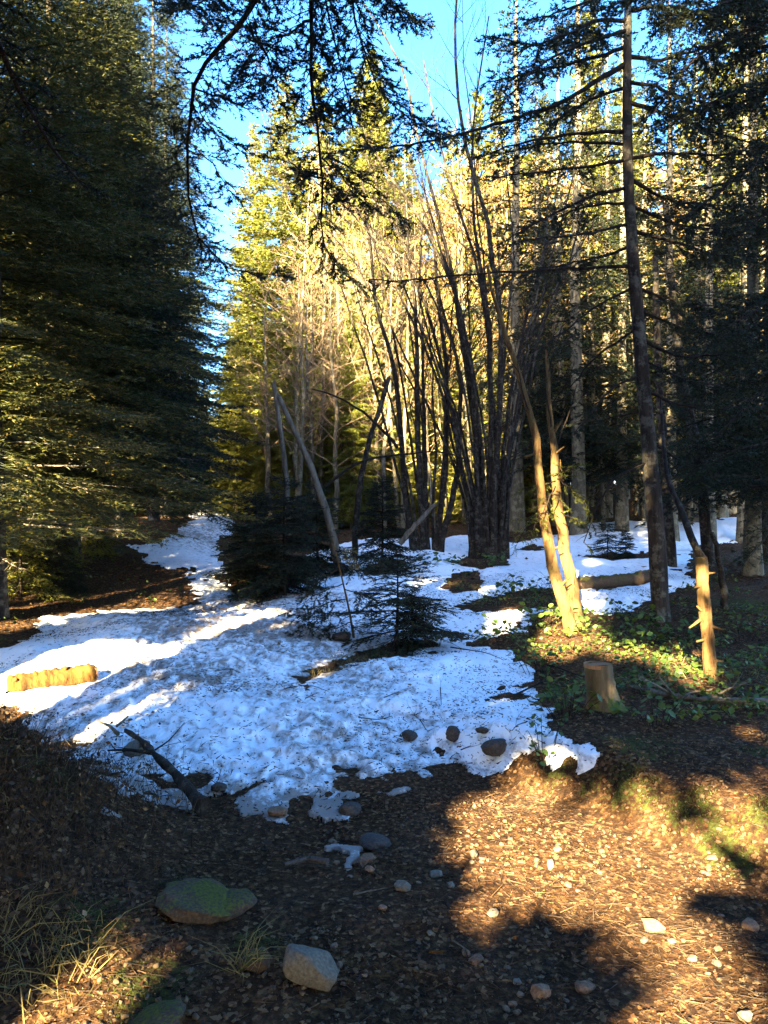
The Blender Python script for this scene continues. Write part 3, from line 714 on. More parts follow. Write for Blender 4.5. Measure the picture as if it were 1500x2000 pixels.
cg = G(948, 1092); YA = cg[1]
clump = thing('hazel_clump', 'big dark clump of many bare stems fanning up from one base in the snow', 'tree', cg)
for k, (ln, r0, r1, dy) in enumerate([
 ([(925, 1082), (927, 1010), (905, 943), (890, 793), (865, 740), (848, 660), (813, 573), (797, 513), (757, 467), (720, 427), (680, 375)], .10, .02, .4),
 ([(933, 1088), (930, 893), (917, 760), (903, 660), (867, 517), (820, 420), (783, 333), (750, 283), (720, 230)], .13, .02, -.5),
 ([(944, 1092), (943, 860), (937, 760), (915, 640), (890, 560), (860, 480), (830, 420), (800, 370)], .14, .025, .2),
 ([(962, 1092), (967, 860), (970, 793), (985, 700), (985, 640), (963, 550), (947, 450), (923, 377), (903, 300), (893, 233), (893, 150), (887, 67), (888, -30)], .14, .03, -.6),
 ([(948, 1085), (935, 900), (918, 740), (903, 640), (890, 500), (867, 417), (850, 350), (830, 283), (810, 233), (787, 167), (760, 110), (733, 67), (690, 0)], .12, .02, .6),
 ([(978, 1088), (980, 943), (990, 860), (1004, 803), (1018, 700), (1030, 600), (1050, 480), (1060, 330)], .10, .02, .8),
 ([(990, 1082), (993, 927), (1003, 860), (1030, 740), (1065, 640), (1110, 520), (1130, 400)], .09, .02, 1.0),
 ([(957, 1085), (955, 860), (958, 700), (950, 560), (930, 420), (935, 300), (945, 170), (960, 40)], .12, .02, .9),
 ([(918, 1078), (915, 960), (880, 850), (872, 760), (880, 690)], .07, .03, .3),
 ([(972, 1092), (978, 950), (962, 800), (945, 680), (938, 560), (905, 430), (880, 330), (850, 230), (840, 120)], .11, .02, 1.2)]):
    stem(clump, ln, YA, r0 * .55, r1 * .7, 500 + k, 20, 1.7, None, dy, .45, True, .12)
for k in range(12):
    rf = R(560 + k); a = -0.85 + 1.3 * (k + rf.rand()) / 12; hgt = 700 + 420 * rf.rand(); bx = 928 + 56 * (k + .5) / 12
    l_ = [(bx, 1086)] + [(bx + math.sin(a) * hgt * t ** 1.7 * (.7 + .3 * rf.rand()), 1086 - hgt * t) for t in (.2, .4, .6, .8, 1)]
    stem(clump, l_, YA, .036, .006, 580 + k, 20, 1.5, None, -1.4 + 2.8 * rf.rand(), .4, True, .16)
cg2 = G(830, 1085)
clump2 = thing('hazel_clump', 'smaller group of straight bare stems left of the big dark clump', 'tree', cg2)
for k, (ln, r0, r1, dy) in enumerate([
 ([(810, 1085), (797, 993), (783, 893), (773, 793), (767, 710), (750, 660), (735, 517), (720, 433), (705, 330)], .10, .025, .4),
 ([(828, 1088), (823, 960), (820, 877), (810, 793), (807, 660), (810, 517), (800, 400)], .11, .03, -.3),
 ([(834, 1088), (831, 930), (826, 793), (820, 660), (815, 540), (830, 430)], .08, .02, .6),
 ([(850, 1088), (866, 960), (870, 827), (862, 660), (855, 540), (842, 420), (820, 300)], .10, .02, .3),
 ([(858, 1088), (883, 977), (897, 860), (890, 760), (880, 650), (860, 560)], .10, .03, -.2)]):
    stem(clump2, ln, cg2[1], r0 * .75, r1 * .8, 540 + k, 11, 1.4, None, dy)

for k in range(6):
    rf = R(620 + k); a = -0.42 + .6 * k / 6; hgt = 560 + 300 * rf.rand(); bx = 812 + 9 * k
    l_ = [(bx, 1085)] + [(bx + math.sin(a) * hgt * t ** 1.35 * .8, 1085 - hgt * t) for t in (.25, .5, .75, 1)]
    stem(clump2, l_, cg2[1], .036, .006, 640 + k, 10, 1.2, None, -.8 + 1.6 * rf.rand(), .3)
# --- snapped and leaning dead trunks
def dead_trunk(name, label, line, Y, r0, r1, seed, mat, ground=True, side=0, dy=0.0, cat='dead trunk', rough=0.25):
    rg = R(seed); n = len(line); pts = np.array([P(a, b, y) for (a, b), y in zip(line, Y + np.linspace(0, dy, n))])
    if ground: pts[0][2] = zg(pts[0][0], pts[0][1], False) - 0.06
    root = thing(name, label, cat, pts[0])
    mb = MB(); ln = smooth_line(pts, 14); ln[1:-1] += rg.randn(12, 3) * 0.008; tube(mb, ln, np.linspace(r0, r1, 14), 9, 0, rg, rough)
    # splintered end
    e = ln[-1]; d = nrm(ln[-1] - ln[-2])
    for k in range(5):
        o = nrm(rg.randn(3)) * r1 * 0.6; slivers(mb, [e + o - d * 0.03], [e + o + d * r1 * (1 + 2.5 * rg.rand())], r1 * 0.8, 0)
    tk = mb.build('trunk', [mat], None, True); tk.parent = root; tk.matrix_parent_inverse = Matrix.Translation(root.location).inverted()
    for k in range(side):
        t = 0.2 + 0.75 * rg.rand(); i = int(t * 13); m2 = MB(); lines = []
        grow(rg, lines, ln[i], rg.randn(3) + np.array([0, 0, 0.3]), 0.35 + 0.5 * rg.rand(), max(0.006, r1 * 0.35), 1, 0.7, 0.1, 3, 5); add_lines(m2, lines, 0)
        o = m2.build('branch', [M['bark_twig']], None, True); o.parent = root; o.matrix_parent_inverse = Matrix.Translation(root.location).inverted()
    return root
dead_trunk('snapped_trunk', 'grey snapped trunk leaning left, tip crossed with the upright snapped trunk', [(668, 1085), (640, 1000), (600, 893), (570, 830), (545, 775)], 12.6, .075, .04, 1, M['dead_wood'])
dead_trunk('snapped_trunk', 'upright grey snapped trunk beside the dark young firs', [(568, 1090), (560, 930), (550, 850), (534, 748)], 13.2, .06, .04, 2, M['dead_wood'])
dead_trunk('snapped_trunk', 'dark broken pole leaning right against the first stem of the smaller clump', [(690, 1075), (703, 930), (728, 840), (760, 737)], 14.5, .07, .04, 3, M['bark_hazel'])
dead_trunk('fallen_bough', 'bare bough propped on the snow in front of the smaller clump', [(780, 1062), (815, 1020), (850, 986)], 13.0, .05, .03, 4, M['dead_wood'], False, 1)
dead_trunk('arching_branch', 'thin dark branch arching down toward the dark broken pole', [(777, 875), (730, 820), (690, 790), (643, 768), (610, 760)], 13.6, .03, .012, 5, M['bark_twig'], False, 3, cat='branch')
dead_trunk('arching_branch', 'long thin branch lying across the stems of both bare clumps', [(635, 950), (680, 915), (715, 895), (800, 886), (870, 880), (915, 900)], 13.2, .026, .012, 6, M['bark_twig'], False, 3, cat='branch')

# ------------------------------------------------------------------ trees of the right foreground
def needle_limb(root, line, Ys, r0, r1, seed, sec=0.075, l2=0.32, ter=0.06, nn=14, nl=0.022, nw=0.0045, dens=1.0, mats=None, first=0.12, name='branch', droop=0.35, upright=0.0, pre=None):
    "a bough along photo pixels at distances Ys, with side twigs that hang and carry needles"
    rg = R(seed); pts = np.array([P(a, b, y) for (a, b), y in zip(line, np.interp(np.linspace(0, 1, len(line)), np.linspace(0, 1, len(Ys)), Ys))])
    if pre is not None: pts = np.vstack([pre, .5 * (np.array(pre) + pts[0]) + [0, 0, .25], pts])
    n = max(10, int(len(pts) * 4)); ln = smooth_line(pts, n); ln[1:-1] += rg.randn(n - 2, 3) * 0.006; r0 = r0 * (2.3 if pre is not None else 1)
    mb = MB(); ts = np.linspace(0, 1, n); tube(mb, ln, r0 + (r1 - r0) * ts ** 0.8, 6, 1, rg, 0.25)
    Ltot = np.linalg.norm(np.diff(ln, axis=0), axis=1).sum(); ns = int(Ltot / sec * dens)
    PP, DD, LL = [], [], []; tang = nrm(np.gradient(ln, axis=0))
    for k in range(ns):
        t = first + (1 - first) * (k + rg.rand()) / ns
        b0 = np.array([np.interp(t, ts, ln[:, c]) for c in range(3)]); tg = np.array([np.interp(t, ts, tang[:, c]) for c in range(3)])
        s = nrm(np.cross(tg, [0.15, -0.3, 1.0]) * (1 if k % 2 else -1) + rg.randn(3) * 0.35)
        L2 = l2 * (0.35 + 0.9 * rg.rand()) * (1.1 - 0.55 * t)
        d2 = nrm(tg * 0.55 + s * 0.8 + np.array([0, 0, -droop * rg.rand() + upright])); mid = b0 + d2 * L2 * 0.5; d2b = nrm(d2 + np.array([0, 0, -droop * 0.6])); end = mid + d2b * L2 * 0.5
        tube(mb, [b0, mid, end], [r1 * 0.7 + 0.001, r1 * 0.5, 0.0012], 3, 1, cap=False)
        if rg.rand() < 0.12: continue          # a bare twig here and there
        PP += [mid, b0 + d2 * L2 * 0.3]; DD += [d2b, d2]; LL += [L2 * 0.5, L2 * 0.25]
        n3 = int(L2 / ter)
        for u in range(n3):
            tt = 0.25 + 0.75 * (u + rg.rand()) / n3; q = b0 + d2 * L2 * min(tt, 0.5) + d2b * L2 * max(0, tt - 0.5)
            s3 = nrm(np.cross(d2, [0.1, 0.2, 1]) * (1 if u % 2 else -1) + 0.4 * rg.randn(3)); d3 = nrm(d2 * 0.8 + s3 * 0.7 + np.array([0, 0, -0.1])); l3 = (0.05 + 0.35 * L2 * (1.05 - tt)) * (0.7 + 0.6 * rg.rand())
            PP.append(q); DD.append(d3); LL.append(l3)
    if nn and PP:
        PP, DD, LL = np.array(PP), np.array(DD), np.array(LL)
        needles(mb, PP, DD, LL, nn, nl, nw, rg, 0, flat=0.45); slivers(mb, PP, PP + nrm(DD) * LL[:, None], 0.004, 1)
    o = mb.build(name, mats or [M['needle_near'], M['bark_twig']])
    o.parent = root; o.matrix_parent_inverse = Matrix.Translation(root.location).inverted()
    return o

# the dark spotted fir right of the middle
rg0 = G(1292, 1212); YR = rg0[1]
rfir = thing('fir_tree', 'tall dark fir with a lichen spotted trunk at the right of the clearing', 'tree', rg0)
line = [(1292, 1222), (1288, 1120), (1278, 1000), (1266, 850), (1254, 720), (1244, 600), (1234, 480), (1226, 350), (1224, 200), (1226, 60), (1228, -120), (1230, -400)]
pts = np.array([P(a, b, YR) for a, b in line]); pts[0][2] -= 0.1
mb = MB(); ln = smooth_line(pts, 26); tube(mb, ln, np.interp(np.linspace(0, 1, 26), [0, .04, .3, .6, .8, 1], [.145, .105, .085, .058, .042, .015]), 12, 0, R(9), 0.16)
o = mb.build('trunk', [M['bark_fir']], None, True); o.parent = rfir; o.matrix_parent_inverse = Matrix.Translation(rfir.location).inverted()
def tx(py): return float(np.interp(py, [b for a, b in line][::-1], [a for a, b in line][::-1]))
LIMBS = [
 ([(1222, 125), (1150, 167), (1100, 200), (1033, 223), (1000, 235), (900, 262), (800, 283), (700, 292), (640, 300)], (0, -1.2), .035, 1.0, .34),
 ([(1222, 257), (1133, 258), (1067, 270), (1000, 282), (930, 310)], (0, -.6), .026, .5, .25),
 ([(1220, 282), (1130, 277), (1067, 280), (960, 305)], (0, .8), .022, .35, .2),
 ([(1220, 313), (1133, 328), (1050, 337), (960, 345)], (0, -.9), .024, .5, .28),
 ([(1222, 367), (1150, 383), (1050, 433), (970, 480)], (0, -.5), .024, .5, .28),
 ([(1224, 396), (1140, 402), (1080, 428)], (0, .5), .02, .9, .3),
 ([(1228, 437), (1150, 457), (1077, 463), (1000, 470)], (0, -1.0), .022, .25, .22),
 ([(1232, 480), (1180, 500), (1110, 515), (1050, 530)], (0, .3), .022, 1.2, .32),
 ([(1236, 520), (1120, 525), (1010, 530), (880, 540), (790, 549), (720, 546)], (0, -.8), .024, .5, .22),
 ([(1240, 560), (1160, 600), (1100, 650), (1040, 690)], (0, -.6), .02, .5, .25),
 ([(1246, 640), (1170, 690), (1110, 760)], (0, .4), .02, .4, .22),
 ([(1254, 730), (1190, 760), (1150, 815), (1120, 850)], (0, -.5), .018, .3, .2),
 ([(1262, 800), (1180, 820), (1110, 830)], (0, .3), .018, .35, .2),
 ([(1268, 900), (1200, 930), (1165, 990), (1140, 1060)], (0, -.6), .014, .8, .16),
 ([(1228, 110), (1290, 120), (1370, 95), (1450, 70)], (0, .3), .03, 1.3, .36),
 ([(1226, 200), (1300, 220), (1400, 260), (1500, 290)], (0, -.5), .03, 1.1, .36),
 ([(1226, 310), (1290, 300), (1360, 300), (1500, 306)], (0, -.7), .026, .7, .3),
 ([(1232, 350), (1300, 390), (1380, 400), (1460, 430)], (0, .4), .026, 1.2, .36),
 ([(1234, 450), (1310, 470), (1400, 500), (1500, 500)], (0, -.4), .026, 1.2, .36),
 ([(1240, 560), (1320, 590), (1420, 600)], (0, .5), .024, 1.1, .34),
 ([(1246, 660), (1330, 700), (1420, 690), (1500, 720)], (0, -.6), .024, 1.0, .32),
 ([(1256, 760), (1320, 790), (1400, 800), (1500, 790)], (0, -.5), .022, .9, .3),
 ([(1264, 860), (1330, 900), (1400, 930), (1480, 930)], (0, .3), .018, .8, .26),
 ([(1226, 40), (1160, 40), (1100, 70), (1040, 90), (960, 70)], (0, -.6), .03, 1.4, .36),
 ([(1226, 160), (1290, 170), (1360, 200), (1440, 210)], (0, -.8), .028, 1.4, .38), ([(1226, 170), (1160, 190), (1090, 230), (1000, 330)], (0, .6), .024, .8, .32),
 ([(1226, 60), (1150, 80), (1060, 120), (980, 200)], (0, -.9), .028, 1.2, .36), ([(1230, 400), (1320, 440), (1430, 450)], (0, .9), .024, 1.2, .36), ([(1240, 600), (1330, 640), (1440, 660)], (0, 1.0), .022, 1.2, .36), ([(1250, 700), (1330, 740), (1430, 760)], (0, .9), .02, 1.1, .34),
 ([(1226, -10), (1150, 0), (1080, 30), (1020, 40)], (0, .5), .028, 1.4, .36),
 ([(1226, 20), (1300, 10), (1380, 30), (1500, 10)], (0, -.5), .03, 1.6, .4),
 ([(1226, 90), (1170, 110), (1090, 130), (1010, 150), (950, 160)], (0, .2), .028, 1.2, .34),
 ([(1228, -60), (1330, -50), (1430, -20), (1520, 40)], (0, .4), .03, 1.5, .4)]
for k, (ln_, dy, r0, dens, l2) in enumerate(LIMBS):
    needle_limb(rfir, ln_, (YR, YR + dy[1]), r0, 0.006, 800 + k, 0.075, l2 * 1.6, 0.06, 15, 0.042, 0.013, dens * 1.4, [M['needle_shaded'], M['bark_twig']], 0.1)

# a second fir outside the right edge whose boughs close the upper right corner
cx, cy_ = 5.1, 7.4
cfir = thing('fir_tree', 'fir standing just outside the right edge, its dark boughs filling the upper right corner', 'tree', (cx, cy_, zg(cx, cy_, False)))
mb = MB(); tube(mb, np.stack([np.full(8, 0.0), np.zeros(8), np.linspace(-.2, 13, 8)], 1), np.linspace(.2, .03, 8), 9, 0, R(4), .15); link('trunk', mb.mesh('trunk', [M['bark_fir']], True), cfir)
for k, (ln_, dy, dens) in enumerate([
 ([(1740, -60), (1600, 0), (1480, 50), (1370, 95), (1320, 160), (1273, 227)], -.5, 1.3), ([(1740, 120), (1600, 150), (1500, 170), (1400, 190), (1330, 230)], -.8, 1.6), ([(1740, -160), (1600, -80), (1480, -20), (1380, 20), (1300, 40)], -1.0, 1.7),
 ([(1740, 220), (1600, 240), (1500, 305), (1410, 370), (1320, 440)], -.6, 1.0), ([(1740, 330), (1620, 360), (1520, 400), (1430, 470)], -.4, 1.2), ([(1740, 480), (1620, 520), (1500, 590), (1420, 640)], -.6, 1.2), ([(1740, 640), (1600, 690), (1490, 760), (1400, 850)], -.3, 1.1),
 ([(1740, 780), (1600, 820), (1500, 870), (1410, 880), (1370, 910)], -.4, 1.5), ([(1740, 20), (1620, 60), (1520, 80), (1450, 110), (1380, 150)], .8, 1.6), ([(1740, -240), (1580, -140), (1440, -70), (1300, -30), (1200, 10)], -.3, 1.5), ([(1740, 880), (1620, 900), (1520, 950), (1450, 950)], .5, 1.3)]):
    needle_limb(cfir, ln_, (cy_, cy_ + dy), .03, .006, 900 + k, 0.07, .62, 0.06, 15, 0.042, 0.013, dens * 1.4, [M['needle_shaded'], M['bark_twig']], 0.1)

# fir behind the camera whose hanging boughs cross the sky
hx, hy = -2.6, -1.4
hfir = thing('fir_tree', 'fir overhead with thin needled boughs hanging down across the blue sky', 'tree', (hx, hy, zg(hx, hy, False)))
mb = MB(); tube(mb, np.stack([np.zeros(8), np.zeros(8), np.linspace(-.2, 14, 8)], 1), np.linspace(.22, .03, 8), 9, 0, R(4), .15); link('trunk', mb.mesh('trunk', [M['bark_fir']], True), hfir)
HANG = [
 ([(610, -330), (604, -120), (605, 0), (607, 100), (607, 190), (615, 240), (630, 310), (637, 370), (625, 420), (620, 470), (650, 530), (705, 560)], (3.2, 4.6), .020, .003, .30, 1.1),
 ([(560, -250), (530, -60), (500, 10), (470, 60), (400, 110), (365, 200), (357, 300), (368, 380), (380, 450), (410, 510), (450, 530), (560, 540)], (3.0, 4.8), .020, .0025, .26, .9),
 ([(620, -200), (625, 0), (660, 110), (685, 200), (690, 260)], (3.3, 4.4), .013, .003, .28, 1.0),
 ([(680, -180), (690, 0), (700, 110), (730, 170), (800, 240), (850, 260)], (3.4, 4.8), .012, .003, .32, 1.3),
 ([(640, -120), (700, -20), (760, 10), (810, 35)], (3.3, 4.2), .012, .003, .26, 1.4),
 ([(560, -140), (480, -60), (420, 0), (360, 20)], (3.0, 4.2), .012, .003, .30, 1.4),
 ([(605, 40), (570, 60), (530, 90), (500, 150)], (3.6, 4.2), .008, .003, .26, 1.3),
 ([(607, 140), (640, 170), (690, 230)], (3.8, 4.2), .006, .002, .14, .5),
 ([(612, 230), (650, 220), (720, 190)], (3.9, 4.3), .006, .002, .16, .9),
 ([(630, 310), (660, 330), (700, 390), (720, 400)], (4.0, 4.4), .006, .002, .18, 1.1),
 ([(635, 350), (600, 340), (560, 310), (530, 240)], (4.0, 4.4), .006, .002, .16, .9),
 ([(480, 50), (520, 110), (545, 170), (540, 200)], (3.5, 4.2), .008, .002, .24, 1.3),
 ([(375, 170), (420, 190), (470, 170), (500, 140)], (3.8, 4.3), .006, .002, .22, 1.2),
 ([(360, 290), (410, 310), (440, 360), (460, 390)], (4.1, 4.6), .005, .002, .16, .9),
 ([(375, 160), (400, 240), (450, 280), (480, 300)], (3.9, 4.4), .005, .002, .18, .9),
 ([(-40, -60), (5, 100), (30, 170), (80, 260), (130, 330), (165, 365)], (3.0, 4.2), .022, .006, .26, .7),
 ([(640, 300), (700, 340), (760, 400), (800, 450)], (4.2, 4.9), .006, .002, .2, .8)]
for k, (ln_, Ys, r0, r1, l2, dens) in enumerate(HANG):
    needle_limb(hfir, ln_, Ys, r0, r1, 700 + k, 0.046, l2 * 1.1, 0.042, 22, 0.024, 0.0068, dens * 1.35, None, 0.30 if ln_[0][1] < 0 else 0.08, pre=(hx, hy, 5.3 + .12 * (k % 5)) if ln_[0][1] < 0 else None)

# --- the lit twin stemmed tree
tg_ = G(1128, 1234); YT = tg_[1]
twin = thing('twin_stemmed_tree', 'leaning tree with two sunlit yellow stems rising from one foot', 'tree', tg_)
stem(twin, [(1118, 1240), (1104, 1180), (1080, 1100), (1062, 1000), (1052, 900), (1034, 810), (1008, 740), (985, 660), (968, 590), (955, 520)], YT, .080, .016, 31, 5, .9, M['bark_tan'], -.15, .55, True, .03)
stem(twin, [(1134, 1240), (1118, 1150), (1098, 1060), (1088, 960), (1082, 860), (1074, 760), (1068, 720), (1062, 660)], YT + .08, .088, .018, 32, 5, .8, M['bark_tan'], .5, .55, True, .03)
for k in range(11):
    rg = R(3300 + k); t = .1 + .8 * rg.rand(); px, py = (1118 - 110 * t, 1235 - 430 * t) if k % 2 else (1132 - 56 * t, 1235 - 480 * t); q = P(px, py, YT - .04); m2 = MB(); d = nrm([rg.randn(), -abs(rg.randn()), .5]); tube(m2, [q - d * .03, q + d * (.09 + .08 * rg.rand())], [.018, .006], 6, 0, rg, .3)
    o = m2.build('branch_stub', [M['bark_tan']], None, True); o.parent = twin; o.matrix_parent_inverse = Matrix.Translation(twin.location).inverted()
# the fir tuft growing against it
for k, (ln_, d_) in enumerate([([(1085, 940), (1050, 950), (1020, 955)], .5), ([(1088, 935), (1120, 960), (1150, 990)], -.2), ([(1085, 950), (1060, 1000), (1040, 1040)], -.3), ([(1095, 1000), (1130, 1020), (1145, 1025)], .2), ([(1080, 930), (1100, 920), (1130, 905)], -.4), ([(1070, 1000), (1040, 1010), (1010, 1060)], -.2)]):
    needle_limb(twin, ln_, (YT - .1, YT - .1 + d_), .008, .003, 1200 + k, .05, .26, .05, 12, .026, .006, 1.4, [M['needle_sunlit'], M['bark_twig']], .1, 'side_shoot')
# --- broken sapling: pale lower part, grey leaning top
bg_ = G(1387, 1330); YB = bg_[1]
broken = thing('broken_sapling', 'snapped sapling with pale peeled lower stem and grey top bent left', 'tree', bg_)
def child(root, mb, name, mats, smooth=True):
    o = mb.build(name, mats, None, smooth); o.parent = root; o.matrix_parent_inverse = Matrix.Translation(root.location).inverted(); return o
mb = MB(); ln = smooth_line([P(a, b, YB) for a, b in [(1388, 1345), (1384, 1260), (1376, 1180), (1371, 1130), (1370, 1088)]], 16); ln += R(3).randn(16, 3) * .003
tube(mb, ln, np.interp(np.arange(16), [0, 2, 15], [.062, .05, .046]), 10, 0, R(2), .2); child(broken, mb, 'lower_stem', [M['bark_tan']])
mb = MB(); ln = smooth_line([P(a, b, y) for a, b, y in [(1371, 1090, YB), (1352, 1062, YB), (1340, 1020, YB + .1), (1325, 980, YB + .2), (1305, 950, YB + .3), (1297, 880, YB + .4), (1290, 780, YB + .5)]], 16)
for k, (px, py) in enumerate([(1368, 1190), (1384, 1120), (1366, 1145), (1394, 1225), (1372, 1250), (1395, 1290), (1362, 1215)]):
    rg = R(3400 + k); q = P(px, py, YB - .03); m2 = MB(); d = nrm([(px - 1380) * .08, -.4, .4 * rg.randn()]); tube(m2, [q - d * .03, q + d * (.03 + .06 * rg.rand())], [.014, .007], 6, 0, rg, .3); child(broken, m2, 'branch_stub', [M['bark_tan']])
tube(mb, ln, np.linspace(.030, .010, 16), 8, 0, R(3), .2); child(broken, mb, 'bent_top', [M['bark_hazel']])
for k, (line_, Y, r0, r1, lab) in enumerate([
 ([(1384, 1062), (1375, 960), (1350, 830), (1325, 700), (1310, 560), (1300, 400)], 13.5, .11, .05, 'thin dark trunk standing at the edge of the far snow, right of the spotted trunk'),
 ([(1312, 1062), (1303, 960), (1292, 850), (1285, 700), (1280, 500)], 13.8, .10, .05, 'thin dark trunk half hidden behind the spotted trunk'),
 ([(1420, 1140), (1405, 1090), (1390, 1040)], 9.5, .05, .03, 'short leaning pole in the dark undergrowth at the right'),
 ([(1500, 1050), (1506, 900), (1508, 700), (1510, 300)], 14.5, .2, .1, 'dark trunk cut by the right edge at the end of the snow strip')]):
    r_ = dead_trunk('thin_tree', lab, line_, Y, r0, r1, 90 + k, M['bark_hazel'], True, 4 if k < 2 else 0, cat='tree')

# ------------------------------------------------------------------ young firs
def young(px, py, hpx, kind, k, lab, wid=1.0, tilt=(0, 0)):
    g = G(px, py); h0 = 1.1 if kind == 'sapling' else 2.2
    s = hpx / F * g[1] / h0
    t = fir(kind, k, g[0], g[1], s * wid, lab, 'young fir', 'young firs in the clearing', 'young_fir', sz=1 / wid, tilt=tilt)
    return t
young(556, 1172, 250, 'young', 0, 'bushy dark young fir under the upright snapped trunk', 1.25)
young(500, 1150, 200, 'young', 1, 'dark young fir nearest the right edge of the path', 1.3)
young(620, 1130, 190, 'young', 0, 'dark young fir right behind the leaning snapped trunk', 1.2)
young(747, 1120, 200, 'young', 1, 'dark young fir in front of the smaller bare clump', 1.0)
young(480, 1132, 120, 'young', 0, 'low dark fir bush touching the path', 1.3)
young(775, 1272, 195, 'sapling', 0, 'small open fir sapling with an upright leader on the bare island in the snow', 1.7)
young(805, 1262, 130, 'young', 1, 'squat dark fir bush at the foot of the open sapling', 1.1)
young(1187, 1090, 75, 'sapling', 1, 'tiny fir sapling in the snow left of the spotted trunk', 1.3)
young(1222, 1092, 70, 'young', 0, 'tiny bushy fir beside the tiny sapling, left of the spotted trunk', .9)
young(670, 1140, 70, 'sapling', 0, 'tiny fir in the snow behind the drooping sapling', 1.2)
young(1290, 1040, 60, 'young', 1, 'little dark fir behind the spotted trunk at the snow strip', 1.2)
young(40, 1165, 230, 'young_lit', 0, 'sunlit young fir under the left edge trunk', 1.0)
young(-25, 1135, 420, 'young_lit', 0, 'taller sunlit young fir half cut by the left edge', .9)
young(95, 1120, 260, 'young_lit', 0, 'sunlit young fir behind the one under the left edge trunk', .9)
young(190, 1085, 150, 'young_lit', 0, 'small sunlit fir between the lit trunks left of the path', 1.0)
young(110, 1150, 160, 'young', 1, 'dark young fir beside the sunlit one at the left', 1.1)
# drooping sapling
dg = G(692, 1252)
droop_t = thing('drooping_sapling', 'thin reddish sapling leaning left with boughs hanging over the snow', 'young fir', dg)
Yd = dg[1]
mb = MB(); tube(mb, smooth_line([P(a, b, Yd) for a, b in [(693, 1258), (682, 1190), (668, 1130), (655, 1075), (650, 1055)]], 10), np.linspace(.016, .006, 10), 7, 0, R(8), .2); child(droop_t, mb, 'stem', [M['bark_tan']])
for k, (ln_, d_) in enumerate([([(683, 1200), (640, 1200), (600, 1215), (575, 1245)], -.3), ([(678, 1170), (630, 1180), (585, 1205), (560, 1195)], .2), ([(670, 1140), (620, 1160), (580, 1185)], -.2), ([(660, 1100), (700, 1110), (730, 1130)], .1), ([(655, 1075), (690, 1080), (700, 1100)], -.1), ([(672, 1150), (710, 1160), (735, 1190)], -.2), ([(687, 1215), (650, 1230), (620, 1235)], -.2), ([(662, 1110), (630, 1130), (600, 1160)], .2)]):
    needle_limb(droop_t, ln_, (Yd, Yd + d_), .007, .002, 1300 + k, .04, .24, .04, 16, .028, .009, 1.3, [M['needle_dry'] if k in (4,) else M['needle_near'], M['bark_twig']], .1, 'bough')

# ------------------------------------------------------------------ stump, logs, sticks
sg = G(1180, 1385)
stump = thing('tree_stump', 'cut stump with reddish top and mossy shaded side at the right', 'stump', sg)
hs_ = 0.085 / 0.085 * (1385 - 1298) / F * sg[1]; r_s = 0.5 * 56 / F * sg[1]
mb = MB(); zz = np.linspace(-.08, hs_, 12); tube(mb, np.stack([-.045 * zz / hs_, 0 * zz, zz], 1), r_s * np.interp(zz, [-.08, .03, .12, hs_], [1.75, 1.25, 1.02, .95]), 16, 0, R(5), .12, cap=False); link('trunk', mb.mesh('trunk', [M['moss_bark']], True), stump)
mb = MB(); a_ = np.arange(16) / 16 * 6.283; rt = r_s * .95; ring = np.stack([rt * np.cos(a_) - .045, rt * np.sin(a_), hs_ + .012 * np.cos(a_ + 1)], 1)
mb.add(np.vstack([ring, [[-.045, 0, hs_ + .008]]]), [[k, (k + 1) % 16, 16] for k in range(16)]); tube(mb, [(-.045, 0, hs_ - .02), (-.045, 0, hs_ + .004)], [rt * .99, rt * .99], 16, 0, None, 0, False); link('cut_face', mb.mesh('cut_face', [M['wood_cut']]), stump)

def log(name, label, a, b, r, mat, ends, cat='log', seed=0, lift=0.6, knots=4):
    rg = R(seed); A, B = G(*a), G(*b); A[2] = ztop(A[0:1], A[1:2])[0][0] + r * lift; B[2] = ztop(B[0:1], B[1:2])[0][0] + r * lift
    root = thing(name, label, cat, A); mb = MB(); ln = smooth_line([A, (A + B) / 2 + rg.randn(3) * .01, B], 18); ln = smooth_line([A, (A + B) / 2 + rg.randn(3) * .02, B], 40); rad = r * (1 + .05 * rg.randn(40)) * np.interp(np.arange(40), [0, 1.2, 37, 38, 39], [.86, 1, 1.05, .95, .72]); tube(mb, ln, rad, 18, 0, rg, .26, cap=False); child(root, mb, 'trunk', [mat])
    for e, s in ((ln[0], -1), (ln[-1], 1)):
        d = nrm(B - A) * s; m2 = MB(); tube(m2, [e - d * .02, e + d * .012], [r * .84, r * .6], 14, 0, rg, .2); child(root, m2, 'cut_end', [ends], False)
    for k in range(knots):
        t = .15 + .7 * rg.rand(); q = A + (B - A) * t; m2 = MB(); d = nrm(np.array([rg.randn() * .4, -.5 * rg.rand(), .8 * rg.rand() - .1])); tube(m2, [q, q + d * r * 1.35], [r * .3, r * .2], 6, 0, rg, .2); child(root, m2, 'branch_stub', [mat])
    return root
log('fallen_log', 'sunlit barkless yellow log lying on the snow at the left edge', (14, 1364), (188, 1345), .078, M['log'], M['wood_cut'], seed=3)
log('fallen_log', 'dark rotten log lying in the snow left of the spotted trunk', (1130, 1152), (1285, 1134), .11, M['stone_moss'], M['wood_cut'], seed=4, knots=1)

